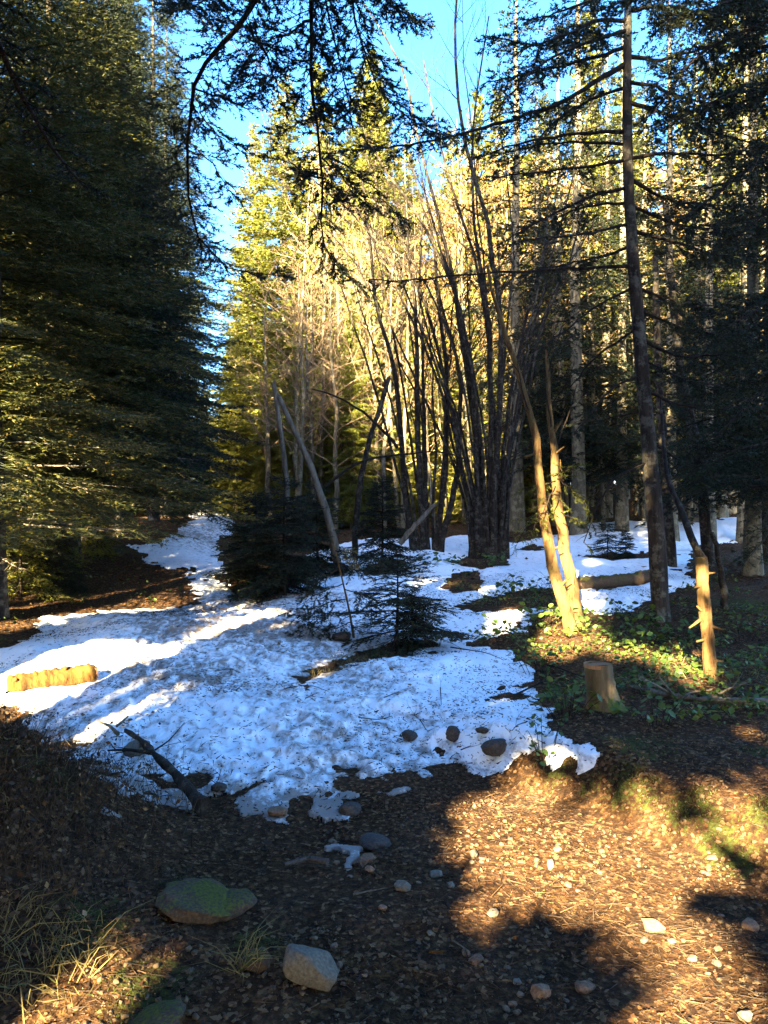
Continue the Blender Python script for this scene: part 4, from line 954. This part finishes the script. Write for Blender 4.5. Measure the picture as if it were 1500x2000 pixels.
def stick(name, label, line, r0, r1, mat, seed=0, side=2, lift=.02, cat='stick', group=None):
    rg = R(seed); pts = np.array([G(a, b) for a, b in line]); pts[:, 2] = ztop(pts[:, 0], pts[:, 1])[0] + lift + r0
    root = thing(name, label, cat, pts[0], 0, group); mb = MB(); ln = smooth_line(pts, 14); ln[:, 2] = np.maximum(ln[:, 2], ztop(ln[:, 0], ln[:, 1])[0] + r1); tube(mb, ln, np.linspace(r0, r1, 14) * (1 + (.22 * rg.randn(14) if r0 > .03 else 0)), 9, 0, rg, .5 if r0 > .03 else .2); child(root, mb, 'shaft', [mat])
    for k in range(side):
        i = rg.randint(3, 12); lines = []; m2 = MB(); grow(rg, lines, ln[i], [rg.randn(), rg.randn(), .35], .15 + .2 * rg.rand(), r0 * .4, 1, .6, 0, 3, 4); add_lines(m2, lines, 0); child(root, m2, 'twig', [mat])
    return root
stick('fallen_branch', 'long grey fallen branch at the right edge, its thick end lit', [(1500, 1388), (1400, 1382), (1340, 1380), (1300, 1368), (1230, 1352)], .032, .010, M['dead_wood'], 1, 3, cat='branch')
stick('fallen_branch', 'pale thin stick lying behind the long grey fallen branch', [(1318, 1372), (1350, 1360), (1390, 1356)], .009, .004, M['dead_wood'], 2, 0)
stick('fallen_branch', 'pale straight stick at the right edge above the lit branch end', [(1412, 1350), (1460, 1366), (1500, 1380)], .010, .005, M['dead_wood'], 3, 0)
stick('fallen_branch', 'bare twisted twig at the snow edge left of the stump', [(1060, 1302), (1090, 1310), (1105, 1318), (1140, 1330)], .010, .004, M['bark_twig'], 4, 2)
stick('fallen_branch', 'thin stick reaching from the undergrowth onto the snow left of the stump', [(1000, 1376), (1050, 1345), (1095, 1318)], .009, .003, M['bark_twig'], 5, 1)
stick('fallen_branch', 'forked dark twig on the right snow drift below the leaf patch', [(880, 1280), (950, 1290), (985, 1302)], .007, .002, M['bark_twig'], 6, 3)
stick('rotten_bough', 'dark rotten bough sticking out of the snow at the left', [(395, 1598), (350, 1552), (300, 1512), (270, 1480), (245, 1462)], .034, .012, M['bark_hazel'], 7, 1, cat='branch')
stick('fallen_branch', 'thin upright twig at the top of the rotten bough', [(230, 1462), (215, 1445), (190, 1435)], .014, .006, M['dead_wood'], 8, 1)
stick('fallen_branch', 'short pale stick end poking from the snow above the rotten bough', [(228, 1446), (240, 1436), (250, 1424)], .010, .006, M['dead_wood'], 9, 0)
stick('fallen_branch', 'thin bare shoot lying on the snow right of the rotten bough', [(290, 1500), (330, 1480), (360, 1445)], .006, .002, M['bark_twig'], 10, 2)
stick('fallen_branch', 'split grey stick on the dirt left of the round pale stone', [(640, 1705), (600, 1698), (555, 1712)], .016, .008, M['stone_dark'], 11, 1)
stick('fallen_branch', 'short straight stick on the dirt below the snow tongue', [(690, 1760), (720, 1756), (755, 1752)], .004, .002, M['dead_wood'], 12, 0)
stick('fallen_branch', 'little chip of yellow wood on the dirt near the bottom edge', [(838, 1876), (856, 1875), (868, 1877)], .005, .004, M['log'], 13, 0)
stick('fallen_branch', 'thin stick lying on the dirt above the cream square stone', [(882, 1846), (900, 1862), (915, 1878)], .003, .002, M['dead_wood'], 14, 0)
for k, ln_ in enumerate([[(560, 1360), (600, 1350), (640, 1366)], [(700, 1430), (740, 1432), (765, 1422)], [(820, 1425), (830, 1440), (835, 1447)], [(900, 1480), (920, 1470)], [(870, 1300), (850, 1316), (800, 1330)], [(750, 1390), (780, 1380)], [(420, 1330), (450, 1322), (470, 1330)], [(940, 1245), (990, 1236), (1040, 1230)], [(1030, 1420), (1000, 1440)], [(860, 1366), (862, 1400)]]):
    stick('snow_twig', 'thin dark twig lying on the trodden snow', ln_, .004, .002, M['bark_twig'], 30 + k, 1, 0.0, 'twig', 'dark twigs on the snow')

# ------------------------------------------------------------------ stones
def hull_rock(seed, n=26, sharp=0.0):
    rg = R(seed); bm = bmesh.new(); p = nrm(rg.randn(n, 3)) * (0.82 + 0.25 * rg.rand(n))[:, None]; p = np.clip(p, -.85, .85)
    for q in p: bm.verts.new(q)
    r = bmesh.ops.convex_hull(bm, input=bm.verts[:]); bmesh.ops.delete(bm, geom=[e for e in set(r['geom_interior'] + r['geom_unused']) if isinstance(e, bmesh.types.BMVert)], context='VERTS')
    bmesh.ops.dissolve_limit(bm, angle_limit=.28, verts=bm.verts[:], edges=bm.edges[:])
    bmesh.ops.bevel(bm, geom=bm.edges[:] + bm.verts[:], offset=.09, segments=2, profile=.6, affect='EDGES', clamp_overlap=True)
    bmesh.ops.triangulate(bm, faces=bm.faces[:]); bmesh.ops.subdivide_edges(bm, edges=[e for e in bm.edges if e.calc_length() > .25], cuts=2, use_grid_fill=True); bmesh.ops.triangulate(bm, faces=bm.faces[:])
    for q in bm.verts:
        c = np.array(q.co[:]); q.co = Vector(c * (1 + .10 * float(fbm(c[0] * 2.2 + seed, c[1] * 2.2 + 3 * c[2], 9, 3)) + .04 * float(fbm(c[0] * 7 + c[2] * 5, c[1] * 7 + seed, 11, 2))))
    return bm
def round_rock(seed):
    bm = bmesh.new(); bmesh.ops.create_icosphere(bm, subdivisions=4, radius=1.0)
    for q in bm.verts:
        c = np.array(q.co[:]); n1 = float(fbm(c[0] * 1.3 + seed * 3.1, c[1] * 1.3 + 2.2 * c[2], 9, 3)); n2 = float(fbm(c[0] * 4 + c[2] * 3 + seed, c[1] * 4 - c[2], 11, 4))
        q.co = Vector(np.clip(c * (1 + .35 * n1 + .13 * n2), -.92, .92))
    return bm
rock_me = {}
for mname in ('stone', 'stone_red', 'stone_dark', 'stone_moss'):
    rock_me[mname] = []
    for k in range(5):
        bm = round_rock(k) if mname in ('stone_moss', 'stone_dark') else hull_rock(20 + k); me = bpy.data.meshes.new('stone'); bm.to_mesh(me); bm.free(); me.materials.append(M[mname])
        me.polygons.foreach_set('use_smooth', np.ones(len(me.polygons), bool)); rock_me[mname].append(me)
def stone(px, py, wpx, hpx, label, m='stone', k=0, group='stones on the dirt track', name='stone', rot=None, sink=.6):
    g = G(px, py + hpx * .35); Y = g[1]; sx = .5 * wpx / F * Y * 1.1; szz = .5 * hpx / F * Y * .95
    o = link(name, rock_me[m][k % 5]); z = ztop(g[0:1], g[1:2])[0][0]
    o.location = (g[0], g[1], z + szz * (1 - sink) * .8); o.scale = (sx, sx * .85, szz); o.rotation_euler = (rng.randn() * .12, rot if rot is not None else rng.randn() * .12, rng.rand() * 6.28 if rot is None else .15)
    return tag(o, label, 'stone', group)
stone(608, 1885, 125, 92, 'large pale wedge shaped boulder at the bottom, lower half dappled by sun', 'stone', 0, rot=.55, sink=.3)
stone(786, 1732, 36, 30, 'round pale grey stone in the middle of the dark dirt', 'stone', 1)
stone(851, 1700, 30, 17, 'flat pale stone up right of the round grey one', 'stone', 2)
stone(880, 1723, 20, 14, 'small pale stone right of the round grey one', 'stone', 3)
stone(962, 1780, 24, 19, 'cream square stone on the dirt right of the middle', 'stone', 4)
stone(1275, 1807, 48, 30, 'broad reddish stone in the shade band at the right', 'stone_red', 1)
stone(1466, 1800, 36, 30, 'blunt reddish stone near the right edge', 'stone_red', 2)
stone(1055, 1932, 44, 36, 'reddish blocky stone near the bottom, right of the middle', 'stone_red', 3)
stone(1142, 1925, 44, 28, 'brown stone half buried right of the reddish blocky one', 'stone_red', 0)
stone(1456, 1980, 30, 30, 'white lit stone at the bottom right corner', 'stone', 1)
stone(1312, 1838, 20, 18, 'small lit stone below the broad reddish stone', 'stone', 0)
stone(712, 1683, 50, 24, 'tan flat stone below the snow tongue', 'stone_red', 4)
stone(735, 1640, 70, 28, 'dark flat slab right of the snow tongue tip', 'stone_dark', 1)
stone(722, 1704, 22, 18, 'small tan stone under the tan flat one', 'stone_red', 1)
stone(657, 1686, 16, 18, 'small brown stone left of the tan flat one', 'stone_red', 2)
stone(925, 1670, 20, 18, 'pale stone at the left rim of the sunny patch', 'stone', 3)
stone(922, 1683, 12, 10, 'tiny pale stone just under the one on the sunny rim', 'stone', 2)
stone(1010, 1920, 20, 14, 'small grey stone left of the reddish blocky one', 'stone', 2)
stone(910, 1862, 22, 16, 'tan stone in the dirt below the cream square stone', 'stone_red', 0)
stone(930, 1880, 32, 18, 'brownish stone at the end of the thin stick', 'stone_red', 4)
stone(1075, 1690, 18, 26, 'lit pale stone standing at the lower rim of the sunny patch', 'stone', 1)
stone(1390, 1674, 24, 16, 'lit orange stone under the mossy bank', 'stone_red', 3)
stone(884, 1440, 26, 34, 'dark oval stone sunk in the right snow drift', 'stone_dark', 0, 'dark stones in the snow')
stone(968, 1464, 54, 34, 'largest dark stone at the lower edge of the right snow drift', 'stone_dark', 2, 'dark stones in the snow')
stone(942, 1440, 24, 14, 'small dark stone between the two larger ones in the drift', 'stone_dark', 3, 'dark stones in the snow')
stone(800, 1450, 30, 20, 'dark stone at the border of the trodden snow and the drift', 'stone_dark', 4, 'dark stones in the snow')
stone(542, 1592, 44, 22, 'brown stone half sunk at the lower snow edge', 'stone_red', 1, 'dark stones in the snow')
stone(683, 1580, 44, 30, 'dark stone at the root of the snow tongue', 'stone_dark', 1, 'dark stones in the snow')
stone(428, 1545, 30, 20, 'dark stone in the snow right of the rotten bough', 'stone_dark', 0, 'dark stones in the snow')
stone(266, 1474, 66, 34, 'rounded tan boulder in the snow at the head of the rotten bough', 'stone', 3, 'dark stones in the snow')
stone(667, 1300 - 50, 40, 18, 'dark stone at the edge of the bare island left of the drooping sapling', 'stone_dark', 2, 'dark stones in the snow')
stone(1400, 1945 - 60, 22, 16, 'pale lit stone in the sunny gravel at the right', 'stone', 4)
stone(385, 1752, 150, 42, 'mossy boulder in the dark left foreground', 'stone_moss', 2, 'mossy stones', rot=.2, sink=.5)
stone(450, 1765, 90, 36, 'brown stone with a mossy rim touching the mossy boulder', 'stone_moss', 4, 'mossy stones')
stone(290, 1990, 140, 38, 'mossy stone cut by the bottom edge at the left', 'stone_moss', 0, 'mossy stones')
stone(500, 1870, 60, 40, 'small mossy stone left of the large pale boulder', 'stone_moss', 1, 'mossy stones')
r3 = R(77)
for k in range(34):
    px, py = 640 + 830 * r3.rand(), 1620 + 370 * r3.rand(); wd = 9 + 12 * r3.rand()
    stone(px, py, wd, wd * .65, 'small stone scattered loose on the brown dirt track', 'stone_red' if r3.rand() < .65 else 'stone', k, 'small loose stones on the dirt')

# gravel: small stones, too many to count
hv = []
for k in range(5):
    bm = bmesh.new(); rg = R(40 + k)
    for q in nrm(rg.randn(10, 3)): bm.verts.new(q)
    bmesh.ops.convex_hull(bm, input=bm.verts[:]); bmesh.ops.triangulate(bm, faces=bm.faces[:]); bm.verts.index_update()
    hv.append((np.array([v.co[:] for v in bm.verts]), np.array([[v.index for v in f.verts] for f in bm.faces]))); bm.free()
def scatter_ground(n, rng, y0, y1, spread=.56, pw=1.0):
    Y = y0 + (y1 - y0) * rng.rand(n) ** pw; X = Y * spread * (2 * rng.rand(n) - 1); return X, Y
r4 = R(8)
X, Y = scatter_ground(13000, r4, 1.9, 5.4, .58)
keepm = (X > -1.1 + .25 * r4.randn(13000)) & (fbm(X / .5, Y / .5, 61, 3) > -.12); X, Y = X[keepm], Y[keepm]; Z, s_ = ztop(X, Y)
ok = s_ < 0; X, Y, Z = X[ok], Y[ok], Z[ok]; mb = MB()
sz = .003 + .015 * r4.rand(len(X)) ** 3.5
for k in range(5):
    i = np.arange(k, len(X), 5); v, f = hv[k]; an = r4.rand(len(i)) * 6.28; c, s = np.cos(an)[:, None], np.sin(an)[:, None]
    vx = v[None, :, 0] * c - v[None, :, 1] * s * .8; vy = v[None, :, 0] * s + v[None, :, 1] * c * .8; q = sz[i][:, None]
    V = np.stack([X[i][:, None] + vx * q, Y[i][:, None] + vy * q, Z[i][:, None] + v[None, :, 2] * q * .6 + q * .2], -1)
    mb.add(V.reshape(-1, 3), (f[None] + (np.arange(len(i)) * len(v))[:, None, None]).reshape(-1, 3))
tag(mb.build('gravel', [M['pebble']]), kind='stuff')

# leaf litter, needles on the snow, grass, moss
r5 = R(15); mb = MB()
for n, y0, y1, size in ((20000, 1.7, 5.5, .018), (22000, 5, 11, .040), (12000, 11, 28, .09)):
    X, Y = scatter_ground(n, r5, y0, y1, .58); Z, s_ = ztop(X, Y); p_ = np.where(s_ > 0.02, .03, 1.0)
    ok = r5.rand(n) < p_ * np.clip(.5 + 1.8 * fbm(X / .45, Y / .45, 71, 4), .06, 1); leaves(mb, np.stack([X, Y, Z + size * .25], 1)[ok], size, r5, 0, .75)
tag(mb.build('leaf_litter', [M['litter']]), kind='stuff')
mb = MB(); X, Y = scatter_ground(46000, r5, 3.4, 13, .52, .8); Z, s_ = ztop(X, Y); ok = (s_ > 0) & (r5.rand(46000) < np.clip(.55 + 1.3 * fbm(X / .5, Y / .5, 73, 3), .08, 1)); X, Y, Z = X[ok], Y[ok], Z[ok] + .012
an = r5.rand(len(X)) * 6.28; L = .012 + .05 * r5.rand(len(X)) ** 3; A = np.stack([X, Y, Z], 1); slivers(mb, A, A + np.stack([np.cos(an) * L, np.sin(an) * L, .3 * L * r5.randn(len(X))], 1), .005 + .004 * r5.rand(len(X)), 0)
leaves(mb, A[::6] + np.array([0, 0, .004]), .016, r5, 0, .8)
X, Y = scatter_ground(52000, r5, 1.8, 9, .57, 1.3); Z, s_ = ztop(X, Y); ok = (s_ < 0) & (r5.rand(52000) < np.clip(.5 + 1.5 * fbm(X / .4, Y / .4, 75, 3), .1, 1)); X, Y, Z = X[ok], Y[ok], Z[ok] + .008
an = r5.rand(len(X)) * 6.28; L = .015 + .09 * r5.rand(len(X)) ** 4; A = np.stack([X, Y, Z], 1); slivers(mb, A, A + np.stack([np.cos(an) * L, np.sin(an) * L, .25 * L * r5.randn(len(X))], 1), .003 + .03 * L * r5.rand(len(X)), 0)
tag(mb.build('needle_debris', [M['debris']]), kind='stuff')

def tufts(name, mat, spots, n_per, h, wdt, seed, curl=.5):
    rg = R(seed); mb = MB(); AA, BB, CC = [], [], []
    for px, py, rad in spots:
        g = G(px, py); n = n_per; a = rg.rand(n) * 6.28; r = rad * np.sqrt(rg.rand(n)); x = g[0] + r * np.cos(a); y = g[1] + r * np.sin(a); z = zg(x, y) - .005
        hh = h * (.4 + .9 * rg.rand(n)); ld = rg.randn(n, 2) * curl; b = np.stack([x, y, z], 1); m = b + np.stack([ld[:, 0] * hh * .3, ld[:, 1] * hh * .3, hh * .65], 1); e = m + np.stack([ld[:, 0] * hh * .6, ld[:, 1] * hh * .6, hh * .2], 1)
        AA.append(b); BB.append(m); CC.append(e)
    A, B, E = map(np.concatenate, (AA, BB, CC)); s = nrm(np.cross(B - A, rg.randn(len(A), 3))) * wdt / 2; v = np.stack([A - s, A + s, B + s * .7, B - s * .7, E], 1).reshape(-1, 3); b = np.arange(len(A))[:, None] * 5
    mb.add(v, b + [0, 1, 2, 3]); mb.add(v, b + [3, 2, 4]); return tag(mb.build(name, [mat]), kind='stuff')
tufts('dry_grass', M['grass'], [(40, 1880, .14), (100, 1940, .14), (150, 1860, .14), (20, 1820, .12), (480, 1890, .05), 
                               (740, 1285, .18), (660, 1290, .15), (700, 1300, .2), (620, 1320, .15), (910, 1145, .4), (960, 1160, .4), (1010, 1180, .4), (1080, 1210, .35), (1330, 1300, .4), (1400, 1310, .35), (1450, 1330, .3), (60, 1420, .25), (100, 1470, .25), (30, 1500, .3)], 50, .11, .0045, 1, 1.3)
tufts('moss_cover', M['moss'], [(a, b, r * .7) for a, b, r in MOSS], 260, .015, .005, 2, .6)

r9 = R(17); mb = MB(); n = 5200; X = -1.9 + .42 * r9.randn(n); Y = 3.3 + .5 * r9.randn(n); ok = (Y > 1.7) & (X < -.8 - .12 * np.abs(r9.randn(n))); X, Y = X[ok], Y[ok]; Z = zg(X, Y)
hh = .04 + .16 * r9.rand(len(X)) ** 2; b = np.stack([X, Y, Z], 1); e = b + np.stack([.5 * hh * r9.randn(len(X)), .5 * hh * r9.randn(len(X)), hh], 1); slivers(mb, b, e, .004, 1); leaves(mb, b + (e - b) * r9.rand(len(X), 1), .020, r9, 1, .2); leaves(mb, e[::2], .018, r9, 0, .2)
tag(mb.build('heather_scrub', [M['litter'], M['debris']]), kind='stuff')
# ------------------------------------------------------------------ brambles: single leaves on arching stems
def leaf_shape():
    mb = MB(); o = [(0, 0, 0), (.28, .22, .05), (.38, .55, .07), (.22, .85, .03), (0, 1.05, -.06), (-.22, .85, .03), (-.38, .55, .07), (-.28, .22, .05)]
    v = [(0, .5, 0)] + o; mb.add(np.array(v), [[0, k + 1, (k + 1) % 8 + 1] for k in range(8)]); return mb.mesh('leaf', [M['leaf_green']], False)
leaf_me = leaf_shape()
def bramble(px, py, rad, n, size, label, seed, hgt=.25):
    rg = R(seed); g = G(px, py); root = thing('bramble_bush', label, 'bush', g, 0, 'green bramble bushes'); mb = MB()
    for k in range(max(4, n // 4)):
        a = rg.rand() * 6.28; r = rad * np.sqrt(rg.rand()) ; h = hgt * (.5 + .7 * rg.rand()); b0 = np.array([.3 * r * math.cos(a), .3 * r * math.sin(a), -.03]); e = np.array([r * math.cos(a), r * math.sin(a), 0]); e[2] = zg(g[0] + e[0], g[1] + e[1], False) - g[2] + h
        tube(mb, smooth_line([b0, (b0 + e) / 2 + [0, 0, h * .35], e], 6), np.linspace(.004, .0015, 6), 3, 0, cap=False)
        for q in range(4):
            t = .45 + .18 * q; p = b0 + (e - b0) * min(t, 1) + np.array([0, 0, h * .18 * (1 - abs(2 * t - 1))]) + rg.randn(3) * .02
            o = link('leaf', leaf_me, root); o.location = p; s = size * (.7 + .6 * rg.rand()); o.scale = (s, s, s); o.rotation_euler = (rg.randn() * .5, rg.randn() * .5, rg.rand() * 6.28)
    link('stem_tangle', mb.mesh('stem_tangle', [M['bark_twig']]), root)
for k, (px, py, rad, n, size, lab) in enumerate([
 (1065, 1225, .45, 44, .085, 'sunlit bramble bush at the foot of the twin stemmed tree'), (1150, 1245, .3, 24, .08, 'bramble bush right of the foot of the twin stemmed tree'), (1255, 1260, .5, 40, .085, 'shaded bramble bush between the twin stemmed tree and the pale broken sapling'),
 (985, 1255, .35, 28, .08, 'bramble bush at the snow edge left of the sunlit one'), (1010, 1165, .5, 30, .10, 'bramble patch surrounded by snow in front of the big clump'), (865, 1110, .5, 24, .12, 'dark bramble bush in the snow at the smaller clump'),
 (1050, 1320, .3, 30, .07, 'dark bramble bush behind the snow edge left of the stump'), (1110, 1400, .3, 32, .06, 'dark bramble bush at the snow edge below the stump'), (1280, 1420, .3, 26, .055, 'dark low bramble bush right below the stump'), (1060, 1490, .16, 24, .045, 'bramble sprigs hanging over the lower tip of the snow'),
 (1330, 1250, .4, 28, .08, 'dark bramble bush left of the pale broken sapling'), (850, 1262, .2, 20, .06, 'bramble at the right end of the bare island in the snow'), (1090, 1160, .4, 24, .09, 'bramble bush behind the twin stemmed tree'), (1240, 1210, .4, 28, .09, 'bramble bush left of the foot of the spotted trunk'),
 (960, 1110, .4, 20, .11, 'dark bramble at the foot of the big bare clump'), (1450, 1250, .5, 32, .08, 'dark bramble bush at the right edge behind the broken sapling'), (470, 1165, .25, 16, .08, 'bramble at the snow edge under the young firs')]):
    bramble(px, py, rad, int(n * 1.6), size * .82, lab, 2000 + k)
# low undergrowth on the shaded ground at the right
r6 = R(21); mb = MB(); X, Y = scatter_ground(40000, r6, 4.4, 14, .56); Z, s_ = ztop(X, Y)
ok = (s_ < -.03) & (X > .75) & (fbm(X / .5, Y / .5, 81, 3) > -.05); leaves(mb, np.stack([X, Y, Z + .03 + .09 * r6.rand(len(X))], 1)[ok], .045, r6, 0, .6)
X, Y = scatter_ground(9000, r6, 7, 24, .56); Z, s_ = ztop(X, Y); ok = (s_ < -.05) & (X < -2.8) & (fbm(X / .8, Y / .8, 83, 3) > -.05); leaves(mb, np.stack([X, Y, Z + .03 + .12 * r6.rand(len(X))], 1)[ok], .045, r6, 0, .5)
tag(mb.build('undergrowth', [M['leaf_green']]), kind='stuff')

# ------------------------------------------------------------------ unseen wood behind the camera, set to shade, crowns cut for sunny spots
POOLS = []
def pool(px, py, r): POOLS.append((G(px, py), r))
for a in [(965, 1560, .36), (960, 1630, .3), (1030, 1640, .3), (1170, 1650, .27), (1265, 1690, .26), (1360, 1960, .33), (1230, 1990, .22), (1450, 1940, .28), (1410, 1610, .3), (1470, 1540, .28), (1470, 1410, .25), (250, 1305, .5), (120, 1300, .5), (150, 1400, .42), (90, 1355, .35), (330, 1340, .28), (420, 1375, .22), (270, 1430, .25),
          (520, 1218, .5), (470, 1190, .4), (620, 1240, .2), (925, 1390, .22), (1110, 1480, .16), (1060, 1245, .45), (1000, 1215, .45), (985, 1160, .5), (660, 1280, .22), (625, 1905, .1), (590, 1930, .1), (70, 1930, .25), (180, 1930, .16), (40, 1450, .3), (1330, 1305, .4), (860, 1140, .5), (1400, 1180, .2), (640, 1325, .22),
          (40, 1205, .6), (350, 1160, .5), (360, 1120, .6), (380, 1850, .10), (450, 1900, .1), (330, 1870, .1), (1180, 1260, .3), (1250, 1130, .3), (480, 1820, .08)]: pool(*a)
for a in np.linspace(0, 1, 9): POOLS.append((P(1125 - 75 * a, 1225 - 330 * a, YT), .3))
for a in np.linspace(0, 1, 5): POOLS.append((P(1385 - 15 * a, 1310 - 210 * a, YB), .24))
POOLS.append((P(1160, 1335, sg[1]), .2)); POOLS.append((P(618, 1895, 2.6), .13))
for px, py, Y, r in [(5, 720, 8.8, .35), (10, 900, 8.8, .35), (10, 1030, 8.8, .3), (200, 990, 16, .3), (237, 1030, 18, .3), (170, 870, 14, .5), (230, 860, 14, .5), (60, 650, 11, .5), (30, 1090, 9.5, .5), (100, 780, 11.6, .5), (230, 50, 16, .9), (60, 480, 10, .4), (150, 700, 12, .4), (1075, 760, YT, .2), (640, 1070, 8, .2), (570, 1000, 30, 3.5), (620, 700, 30, 3.5)]:
    POOLS.append((P(px, py, Y), r))
for a in np.arange(-6.5, 5.1, 1.2):
    for b in (1.2, 3.2, 5.5): POOLS.append((np.array([a, 26.0, b + .7]), 1.0))
for px, py, Y, r in [(1350, 750, 38, 1.2), (1420, 830, 38, 1.2), (1060, 720, 33, 1.5), (1480, 700, 38, 1.2), (1210, 760, 36, .8), (1290, 800, 38, .8), (1000, 850, 30, 1.2), (1120, 640, 33, 1.2), (0, 820, 8.8, .5), (20, 1000, 9, .5), (60, 1080, 9.6, .6), (130, 950, 12, .5), (90, 900, 11, .4), (40, 780, 9.5, .4), (300, 880, 18, .5), (40, 560, 10, .3), (70, 430, 10.5, .25)]: POOLS.append((P(px, py, Y), r))
for b in range(640, 1120, 60): POOLS.append((P(25 + 45 * math.sin(b), b, 8.0), .42))
for a, b in ((60, 1100), (120, 1060), (40, 1000), (180, 1040), (235, 1030), (90, 900), (30, 720), (60, 800), (20, 880), (110, 980)): POOLS.append((P(a, b, 10.0), .6)); POOLS.append((P(a, b, 14.0), .6))
r8 = R(91)
for k in range(34): POOLS.append((P(360 * r8.rand() ** 1.3, 60 + 980 * r8.rand(), 10 + 7 * r8.rand()), .16 + .3 * r8.rand()))
def lit(Q):
    "points that stand between the sun and one of the sunny spots: the gaps in the crowns"
    k = np.zeros(len(Q), bool)
    for c, r in POOLS:
        d = Q - c; s = d @ TO_SUN; dist = np.linalg.norm(d - s[:, None] * TO_SUN, axis=1); k |= (s > 1) & (dist < r + .08)
    return k
r7 = R(33); mb = MB()
BEHIND = [(-4.9, -1.6, 17), (-6.5, -.5, 18), (-3.2, -5, 17), (-6.2, -5.5, 19), (-9.3, -3.5, 19), (-8.8, -8.5, 20), (-5, -10, 19), (-12, -9, 20), (-12.5, -14, 21), (-8.5, -14, 20), (.5, -4, 15), (1, -8.5, 16), (-1.5, -11, 17), (-9.2, 2.0, 17), (-11.5, -1, 18), (-9.3, 6.5, 14), (-12.2, 9.5, 14), (4.5, -3, 13), (-14, 3.5, 15), (-11, -6, 20), (-4.6, -3.6, 25), (-1.6, -7, 26), (-5.7, -5, 25), (-5.6, -9.8, 25), (-13.2, -3, 21), (-10.5, 1, 20), (-8.3, -2, 22), (-5.4, -7.8, 20), (-3.6, -6.6, 19), (-6.6, -2.6, 20), (2.6, -6, 15), (-.6, -7.2, 16), (-7.6, 3.4, 18), (-7.8, -.6, 22), (-3.4, -3.4, 18), (3.4, -3.2, 13)]
for x, y, h in BEHIND:
    z0 = zg(x, y, False); n = 3900; f = r7.rand(n) ** .62; rad = (2.5 * f + .25) * np.sqrt(r7.rand(n)) ; an = r7.rand(n) * 6.283; zq = z0 + h - f * (h - 2.2)
    Q = np.stack([x + rad * np.cos(an), y + rad * np.sin(an), zq], 1); Q = Q[~lit(Q) & ~((Q[:, 1] > -2.2) & (np.abs(Q[:, 0]) < 4.6) & (Q[:, 2] < 5.5)) & ~((Q[:, 1] > -.6) & (np.abs(Q[:, 0]) < 6.0))]
    an = np.arctan2(Q[:, 1] - y, Q[:, 0] - x)
    needles(mb, Q, np.stack([np.cos(an), np.sin(an), -.25 + 0 * an], 1), np.full(len(Q), .35), 3, .38, .15, r7, 0, .55)
    tube(mb, [(x, y, z0 - .2), (x, y, z0 + h)], [.2, .03], 7, 1, cap=False)
tag(mb.build('unseen_shade_wood', [M['needle_shaded'], M['bark_fir']]), kind='stuff')
